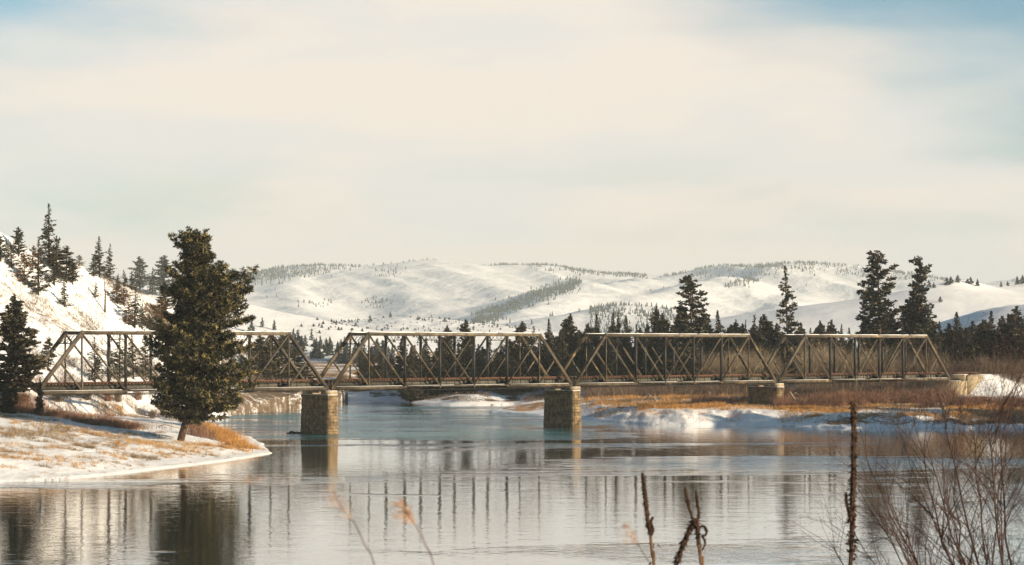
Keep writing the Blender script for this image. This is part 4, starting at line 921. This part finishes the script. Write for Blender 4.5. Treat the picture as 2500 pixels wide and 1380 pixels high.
field('tan_thicket', [(1720, 1900, 470, 500, 7000, 8.0, .35), (1960, 2330, 460, 500, 13000, 8.2, .35), (2300, 2520, 462, 480, 3500, 5.0, .5)], M['twig_tan'], 27, .085, 3, .12, .12, 3)

# single bushes along the left bank
def bush_mesh(seed, h, w, n, wid, name):
    r = rs(seed); B = np.stack([r.normal(size=n)*w*.12, r.normal(size=n)*w*.12, np.zeros(n)], -1); th = r.uniform(0, 6.28, n); sp = r.uniform(0, w/h*.55, n)
    d = np.stack([np.cos(th)*sp, np.sin(th)*sp, np.ones(n)], -1); L = h*r.uniform(.6, 1.05, n); parts = [ribbons(B, d, L, np.full(n, wid), np.full(n, .15), 3, seed)]
    dn = d/np.linalg.norm(d, axis=1, keepdims=True)
    for j in range(4):
        u = r.uniform(.25, .9, n); d2 = dn+r.normal(size=(n, 3))*.5; parts.append(ribbons(B+dn*(L*u)[:, None], d2, L*r.uniform(.15, .4, n), np.full(n, wid*.6), np.full(n, .2), 1, seed+j+1))
    return cat(parts)
BU = [(262, 985, 50, 60, 'twig_red', 'reddish bare bush in front of the third panel of the first span'), (212, 982, 40, 48, 'twig', 'dark bare bush on the bank below the second panel of the first span'), (287, 984, 34, 54, 'twig', 'narrow dark bush just right of the reddish bare bush'),
      (60, 982, 44, 26, 'twig_red', 'low brown bush under the dark pine at the left'), (140, 984, 50, 24, 'twig', 'low brown bush below the left portal'), (335, 982, 36, 30, 'twig_red', 'small brown bush between the narrow bush and the largest pine'),
      (480, 1046, 34, 70, 'twig_red', 'thin reddish bush right of the trunk of the largest pine'), (395, 1012, 34, 34, 'twig', 'dark scrubby bush left of the trunk of the largest pine'), (372, 1022, 26, 22, 'twig', 'low scrubby bush in the shadow of the largest pine')]
for i, (px, y, w, h, m, lab) in enumerate(BU):
    g = hit(px, y, 195)
    if g is None: continue
    s_ = g[1]/F; v, f = bush_mesh(500+i, h*s_, w*s_, 240, .035, 'bush'); o = mesh('bush', v, f, M[m]); o.location = tuple(map(float, g)); tag(o, lab, 'bush', 'bare bushes on the left bank')

# bare trees in the thicket
def bare_tree(seed, H):
    r = rs(seed); T = MB(); tips = []
    def grow(p, d, L, rad, dep):
        n = 4; pts = [p]; dd = d
        for i in range(n): dd = dd+r.normal(size=3)*.12; dd = dd/np.linalg.norm(dd); pts.append(pts[-1]+dd*L/n)
        T.tube(pts, np.linspace(rad, rad*.55, n+1), 5 if dep < 2 else 3, False)
        if dep >= 3: return
        for i in range(5 if dep == 0 else 4):
            k = r.randint(1 if dep else 2, n+1); nd = dd+r.normal(size=3)*.55; nd[2] = abs(nd[2])+.25; nd /= np.linalg.norm(nd); grow(pts[k], nd, L*r.uniform(.45, .7), rad*.5, dep+1)
    grow(np.zeros(3), np.array([0, 0, 1.]), H*.5, .13, 0); return T
BT = [(1752, 858, 470), (1790, 850, 468), (1822, 845, 465), (1851, 850, 470), (1880, 846, 462), (1905, 870, 455), (1985, 850, 460), (2020, 845, 462), (2057, 842, 458), (2090, 850, 455), (2125, 846, 462), (2166, 850, 458), (2205, 848, 455), (2245, 846, 460), (2290, 868, 450), (2360, 872, 446), (2405, 865, 448), (2446, 860, 446), (1640, 900, 470), (1500, 905, 480)]
pro = {}
for i, (px, yt, D) in enumerate(sorted(BT)):
    k = i % 5; X = (px-1250)/F*D; z = hz1(X, D); H = EYE-(yt-HY)/F*D-z
    if k not in pro: o = bare_tree(700+k, 10.).build('bare_tree', M['twig_tan'], smooth=True); pro[k] = o
    else: o = pro[k].copy(); COL.objects.link(o)
    o.location = (X, D, z-.1); o.scale = (H/9.5,)*3; o.rotation_euler = (0, 0, i*1.9)
    tag(o, f'bare leafless tree in the tan thicket behind the bridge, {ORD[i]} from the left', 'bare tree', 'bare trees in the thicket')

# ------------------------------------------------------------------ rocks, logs
def rock_mesh(seed, s):
    r = rs(seed); import bmesh; bm = bmesh.new(); bmesh.ops.create_icosphere(bm, subdivisions=2, radius=1)
    for v in bm.verts: v.co *= r.uniform(.8, 1.15)
    v = np.array([tuple(q.co) for q in bm.verts])*np.array(s); f = [tuple(q.index for q in fc.verts) for fc in bm.faces]; bm.free(); return v, f
for i, (px, s_, lab) in enumerate([(703, .55, 'flat dark rock farthest from the first pier, half under water'), (711, .85, 'largest round rock in the water left of the first pier'), (718, .75, 'round rock between the largest rock and the pier'), (724, .6, 'wet rock second from the first pier'), (731, .65, 'wet rock touching the left side of the first pier')]):
    D = EYE*F/(1059-HY); v, f = rock_mesh(i, (s_*.55, s_*.5, s_*(.42 if i else .2))); o = mesh('rock', v, f, M['rockdark']); o.location = ((px-1250)/F*D, D+.5*(i % 2), .08); tag(o, lab, 'rock', 'rocks in the water by the first pier')
def log(px, y, pts, rad, m, name, lab, cat_, br=(), dmin=195):
    g = hit(px, y, dmin); q = MB(); q.tube(pts, rad, 7)
    for a in br: q.tube(a, np.linspace(rad*.5, rad*.12, len(a)), 5)
    o = q.build(name, M[m], smooth=True); o.location = (float(g[0]), float(g[1]), float(g[2])+.1); return tag(o, lab, cat_)
log(412, 1046, [(-1.6, .2, .15), (-.6, 0, .5), (.5, 0, .2), (1.6, .1, .0)], .09, 'driftwood', 'fallen_branch', 'pale dead branch lying on the snow left of the leaning trunk', 'branch', [[(-.6, 0, .5), (-.9, .2, 1.1), (-.2, 0, 1.5)], [(0, 0, .35), (.5, .2, 1.0), (1.2, .1, 1.1)], [(.5, 0, .2), (.2, .3, .9), (.6, .2, 1.3)]])
log(1588, 984, [(-1.2, 0, .5), (0, 0, 1.3), (.9, 0, .4), (1.6, 0, .1)], .17, 'driftwood', 'driftwood_log', 'snow-dusted arched log in the orange grass right of the second pier', 'log', [[(0, 0, 1.3), (-.6, .2, 1.9)], [(-.6, 0, .9), (-1.4, .1, 1.2)]])
log(1936, 988, [(-.7, 0, 2.4), (.1, 0, 1.2), (.9, 0, .1)], .2, 'driftwood', 'driftwood_log', 'pale splintered stump leaning beside the third pier', 'log', [[(-.2, 0, 1.6), (.6, .2, 2.2), (1.2, .2, 1.7)], [(.3, 0, .9), (-.4, .2, .2)], [(.1, 0, 1.2), (1.1, .2, 1.1), (1.6, .2, .5)]], 380)

# ------------------------------------------------------------------ plants in front of the camera
def pts3(rows, D): return [PX(px, y, D+(dd[0] if dd else 0)) for px, y, *dd in rows]
def smooth_path(P, n):
    P = np.array(P); t = np.linspace(0, len(P)-1, n); i = np.clip(t.astype(int), 0, len(P)-2); u = (t-i)[:, None]
    g = lambda k: P[np.clip(k, 0, len(P)-1)]
    p0, p1, p2, p3 = g(i-1), g(i), g(i+1), g(i+2)
    return .5*((2*p1)+(-p0+p2)*u+(2*p0-5*p1+4*p2-p3)*u*u+(-p0+3*p1-3*p2+p3)*u**3)
def seedspike(mb, P, rad, seed, dens=1.):
    """a mullein spike: a core closely set with dry seed capsules"""
    r = rs(seed); P = smooth_path(P, 40); L = np.linalg.norm(np.diff(P, axis=0), axis=1).sum(); rad = np.interp(np.linspace(0, 1, 40), *zip(*rad))*1.35; mb.tube(P, rad*.62, 7)
    n = int(L/.0021*dens); t = np.sort(r.uniform(0, 39, n))
    for k in t:
        i = min(int(k), 38); c = P[i]+(P[i+1]-P[i])*(k-i); R = rad[i]; ax = P[i+1]-P[i]; ax /= np.linalg.norm(ax)
        o_ = np.cross(ax, r.normal(size=3)); o_ /= np.linalg.norm(o_); q = c+o_*R*.66; tip = c+o_*R*r.uniform(1.0, 1.5)+ax*R*.45; sd_ = np.cross(ax, o_)*R*.28
        mb.add([q+sd_+ax*R*.2, q-sd_+ax*R*.2, q-ax*R*.28, tip], [(0, 1, 3), (1, 2, 3), (2, 0, 3)])
def plant(name, base, label, cat_, group=None):
    e = empty(name, base); e['label'] = label; e['category'] = cat_
    if group: e['group'] = group
    return e
def pk(root, name, mb, m):
    o = mb.build(name, m, smooth=False); me = o.data; off = np.array(root.location); co = np.empty(len(me.vertices)*3, dtype=np.float32); me.vertices.foreach_get('co', co); me.vertices.foreach_set('co', (co.reshape(-1, 3)-off).ravel().astype(np.float32)); me.update(); kid(root, o)
def ground_pt(px, D): X = (px-1250)/F*D; return np.array([X, D, float(bank_z(np.array([X]), np.array([D]))[0])-.02])
def leaf(mb, p, r, s):
    d = r.normal(size=3); d /= np.linalg.norm(d); e = np.cross(d, r.normal(size=3)); e /= np.linalg.norm(e); mb.add([p, p+d*s*.5+e*s*.2, p+d*s, p+d*s*.5-e*s*.2], [(0, 1, 2), (0, 2, 3)])
# tall mullein in front of the right bank
D = 8.; b = ground_pt(2074, D); root = plant('mullein_stalk', b, 'tallest dry mullein stalk, upright brown rod before the right bank', 'mullein', 'dry mullein stalks at the front')
a = MB(); seedspike(a, pts3([(2082, 980), (2084, 1060), (2084, 1140), (2081, 1220), (2080, 1275)], D), [(0, .0075), (.05, .0115), (.7, .0135), (1, .012)], 1); pk(root, 'seed_head', a, M['mullein'])
a = MB(); seedspike(a, pts3([(2065, 1203), (2067, 1230), (2074, 1262)], D), [(0, .004), (.3, .007), (1, .006)], 2, .8); pk(root, 'side_spike', a, M['mullein'])
a = MB(); P = pts3([(2080, 1262), (2079, 1320), (2076, 1400), (2074, 1500)], D)+[b]; a.tube(smooth_path(P, 24), .0085, 6); r = rs(3); a.tube(pts3([(2074, 1262), (2080, 1275)], D), .004, 5)
pk(root, 'stem', a, M['mullein'])
a = MB()
for k in range(80): p = PX(2079+r.normal()*5, r.uniform(1270, 1420), D); leaf(a, p, r, r.uniform(.014, .036))
pk(root, 'dry_leaves', a, M['mullein'])
# mullein with one small side spike
D = 7.6; b = ground_pt(1600, D); root = plant('mullein_stalk', b, 'single mullein spike leaning left with a short side spike, left of the forked one', 'mullein', 'dry mullein stalks at the front')
a = MB(); seedspike(a, pts3([(1568, 1154), (1572, 1190), (1577, 1230), (1582, 1275), (1588, 1305)], D), [(0, .004), (.08, .008), (.6, .0095), (1, .008)], 5); pk(root, 'seed_head', a, M['mullein'])
a = MB(); seedspike(a, pts3([(1595, 1262), (1589, 1276), (1594, 1292), (1590, 1308)], D), [(0, .005), (.3, .0075), (1, .006)], 6, .8); pk(root, 'side_spike', a, M['mullein'])
a = MB(); P = pts3([(1588, 1302), (1590, 1330), (1593, 1360), (1597, 1430)], D)+[b]; a.tube(smooth_path(P, 24), .006, 6)
pk(root, 'stem', a, M['stem'])
a = MB()
for k in range(22): p = PX(1591+r.normal()*5, r.uniform(1310, 1400), D); leaf(a, p, r, r.uniform(.01, .022))
pk(root, 'dry_leaves', a, M['mullein'])
# forked, bent mullein
D = 7.2; b = ground_pt(1720, D); root = plant('mullein_stalk', b, 'forked mullein with a thick stalk broken over to the left and a curled side spike', 'mullein', 'dry mullein stalks at the front')
a = MB(); seedspike(a, pts3([(1672, 1189), (1677, 1215), (1682, 1240), (1692, 1268)], D), [(0, .003), (.2, .0065), (.7, .006), (1, .004)], 7); pk(root, 'seed_head', a, M['mullein'])
a = MB(); seedspike(a, pts3([(1699, 1196), (1702, 1225), (1706, 1255), (1702, 1272)], D), [(0, .003), (.2, .0065), (.8, .0065), (1, .005)], 8); pk(root, 'seed_head', a, M['mullein'])
a = MB(); seedspike(a, pts3([(1706, 1270), (1694, 1276), (1682, 1298), (1668, 1330), (1656, 1362), (1644, 1400), (1630, 1450)], D), [(0, .006), (.12, .011), (.6, .0105), (1, .010)], 9, 1.3); pk(root, 'broken_stalk', a, M['mullein'])
a = MB(); seedspike(a, pts3([(1700, 1270), (1703, 1290), (1704, 1315), (1708, 1340)], D), [(0, .010), (.5, .0095), (1, .006)], 10); pk(root, 'seed_head', a, M['mullein'])
a = MB(); seedspike(a, pts3([(1708, 1288), (1718, 1285), (1725, 1296), (1722, 1307), (1713, 1308)], D), [(0, .004), (.4, .006), (1, .004)], 11); seedspike(a, pts3([(1713, 1308), (1720, 1318), (1721, 1330), (1714, 1344)], D), [(0, .004), (.4, .005), (1, .003)], 12); pk(root, 'curled_spike', a, M['mullein'])
a = MB(); P = pts3([(1706, 1330), (1709, 1350), (1712, 1380), (1716, 1440)], D)+[b]; a.tube(smooth_path(P, 24), .0065, 6); pk(root, 'stem', a, M['stem'])
# feathery grass heads, close to the lens
def plume_grass(spec, tip, D, m, lab, seed, side=-1, n=60, base_px=None, pale=M['stem'], top=.55, sc=1.):
    r = rs(seed); P = pts3(spec, D); b = ground_pt(base_px, D); root = plant('reed_grass', b, lab, 'grass stem', 'dry feathery grass stems at the front')
    a = MB(); path = smooth_path(P+[PX(base_px*.6+spec[-1][0]*.4, spec[-1][1]+250, D), b], 40); a.tube(path, np.linspace(.0012, .0024, 40)*sc, 5); pk(root, 'stem', a, pale)
    a = MB(); up = smooth_path(P, 60)
    for k in range(n):
        i = int(r.uniform(0, top)**1.0*59); p = up[i]; s_ = (.02+.075*(i/59)**.7)*sc*r.uniform(.5, 1.3); d = np.array([side*r.uniform(.0, 1.)+r.normal()*.3, r.normal()*.5, r.uniform(.1, 1.1)]); d /= np.linalg.norm(d)
        pts = [p, p+d*s_*.5+np.array([0, 0, .002]), p+d*s_+np.array([side*.004, 0, -.003])]; a.tube(pts, [.0008*sc, .0007*sc, .0005*sc], 3, False)
        for j in range(5): q = pts[1]+(pts[2]-pts[1])*r.uniform(0, 1); leaf(a, q, r, r.uniform(.004, .008)*sc)
    pk(root, 'plume', a, m)
plume_grass([(812, 1196), (828, 1230), (850, 1255), (870, 1285), (890, 1330), (915, 1385)], 0, 3.2, M['plume'], 'pinkish feathery grass stem on the left, bowing to the left', 31, -1, 34, 990, sc=.5)
plume_grass([(982, 1232), (1000, 1262), (1022, 1295), (1038, 1330), (1060, 1388)], 0, 3.1, M['plume_orange'], 'feathery grass stem with a fluffy orange head, right of the pinkish one', 32, -1, 42, 1120, sc=.55, top=.42)
plume_grass([(1534, 1288), (1552, 1320), (1570, 1350), (1590, 1400)], 0, 3.6, M['plume'], 'faint pale feathery grass beside the single mullein spike', 33, -1, 36, 1640, sc=.5)

# the bare shrub in the lower right corner
def shrub():
    r = rs(909); D = 9.5; base = ground_pt(2470, D); root = plant('bare_shrub', base, 'large leafless reddish-brown shrub filling the lower right corner', 'shrub')
    def grow(mb, p, d, L, rad, dep, fwd):
        n = 6 if dep < 2 else 4; pts = [p]; dd = d/np.linalg.norm(d); cv = r.normal(size=3)*.07
        for i in range(n):
            dd = dd+cv+r.normal(size=3)*.075+Z*.02; dd /= np.linalg.norm(dd); pts.append(pts[-1]+dd*L/n)
        mb.tube(pts, np.linspace(rad, max(rad*.42, .0006), n+1), 5 if dep < 2 else 3, False)
        if dep >= 4 or L < .05: return
        k = {0: 9, 1: 6, 2: 4, 3: 3}[dep]
        for j in range(k):
            q = r.uniform(.25 if dep else .30, 1.) ; i = min(int(q*n), n-1); s_ = pts[i]+(pts[i+1]-pts[i])*(q*n-i)
            nd = (pts[i+1]-pts[i]); nd /= np.linalg.norm(nd); o_ = np.cross(nd, r.normal(size=3)); o_ /= np.linalg.norm(o_); an = r.uniform(.35, .85); nd = nd*math.cos(an)+o_*math.sin(an)
            grow(mb, s_, nd, L*r.uniform(.32, .55), rad*(1-.55*q)*r.uniform(.38, .6), dep+1, fwd)
    targets = [(2030, 1330), (2070, 1285), (2095, 1190), (2160, 1250), (2250, 1290), (2110, 1110), (2150, 1180), (2190, 1040), (2225, 1010), (2260, 1080), (2290, 960), (2330, 1060), (2370, 985), (2410, 1010), (2440, 985), (2480, 960), (2520, 990), (2560, 1000), (2600, 1080), (2300, 1200), (2380, 1150), (2450, 1120), (2500, 1050), (2200, 1300)]
    for px, y in targets:
        mb = MB(); Dt = D+r.uniform(-.5, .7); T = PX(px, y, Dt); b = base+np.array([r.normal()*.10, r.normal()*.12, 0]); v = T-b; L = np.linalg.norm(v); v = v/L
        v0 = v*1.+Z*.30-np.array([v[0]*.15, 0, 0]); n = 12; pts = [b]; P = smooth_path([b, b+(T-b)*.38+Z*L*.10+np.array([.03, 0, 0]), b+(T-b)*.72+Z*L*.06, T], n+1)+r.normal(size=(n+1, 3))*.006
        P[0] = b; rad = .0068*r.uniform(.75, 1.2)*(L/1.6)**.5; mb.tube(P, np.linspace(rad, .0012, n+1), 6, False)
        for j in range(17):
            q = r.uniform(.36, .97); i = min(int(q*n), n-1); s_ = P[i]+(P[i+1]-P[i])*(q*n-i); nd = P[i+1]-P[i]; nd /= np.linalg.norm(nd); o_ = np.cross(nd, r.normal(size=3)); o_ /= np.linalg.norm(o_); an = r.uniform(.3, .75)
            grow(mb, s_, nd*math.cos(an)+o_*math.sin(an), L*r.uniform(.10, .23), rad*(1-.65*q)*r.uniform(.4, .62), 2, None)
        pk(root, 'branch', mb, M['shrub'])
shrub()

# ------------------------------------------------------------------ the cold hazy air over the valley
hzv = MB(); hzv.box((0, 4600, 190), (13000, 9800, 402)); 
def _haze(t, p, o):
    t.nodes.remove(p); v = t.nodes.new('ShaderNodeVolumePrincipled'); v.inputs['Color'].default_value = (.88, .965, 1.0, 1); v.inputs['Density'].default_value = .85e-4; v.inputs['Anisotropy'].default_value = -.06
    t.links.new(v.outputs[0], o.inputs['Volume'])
hm = mat('haze', _haze); o = hzv.build('haze', hm); o['kind'] = 'stuff'
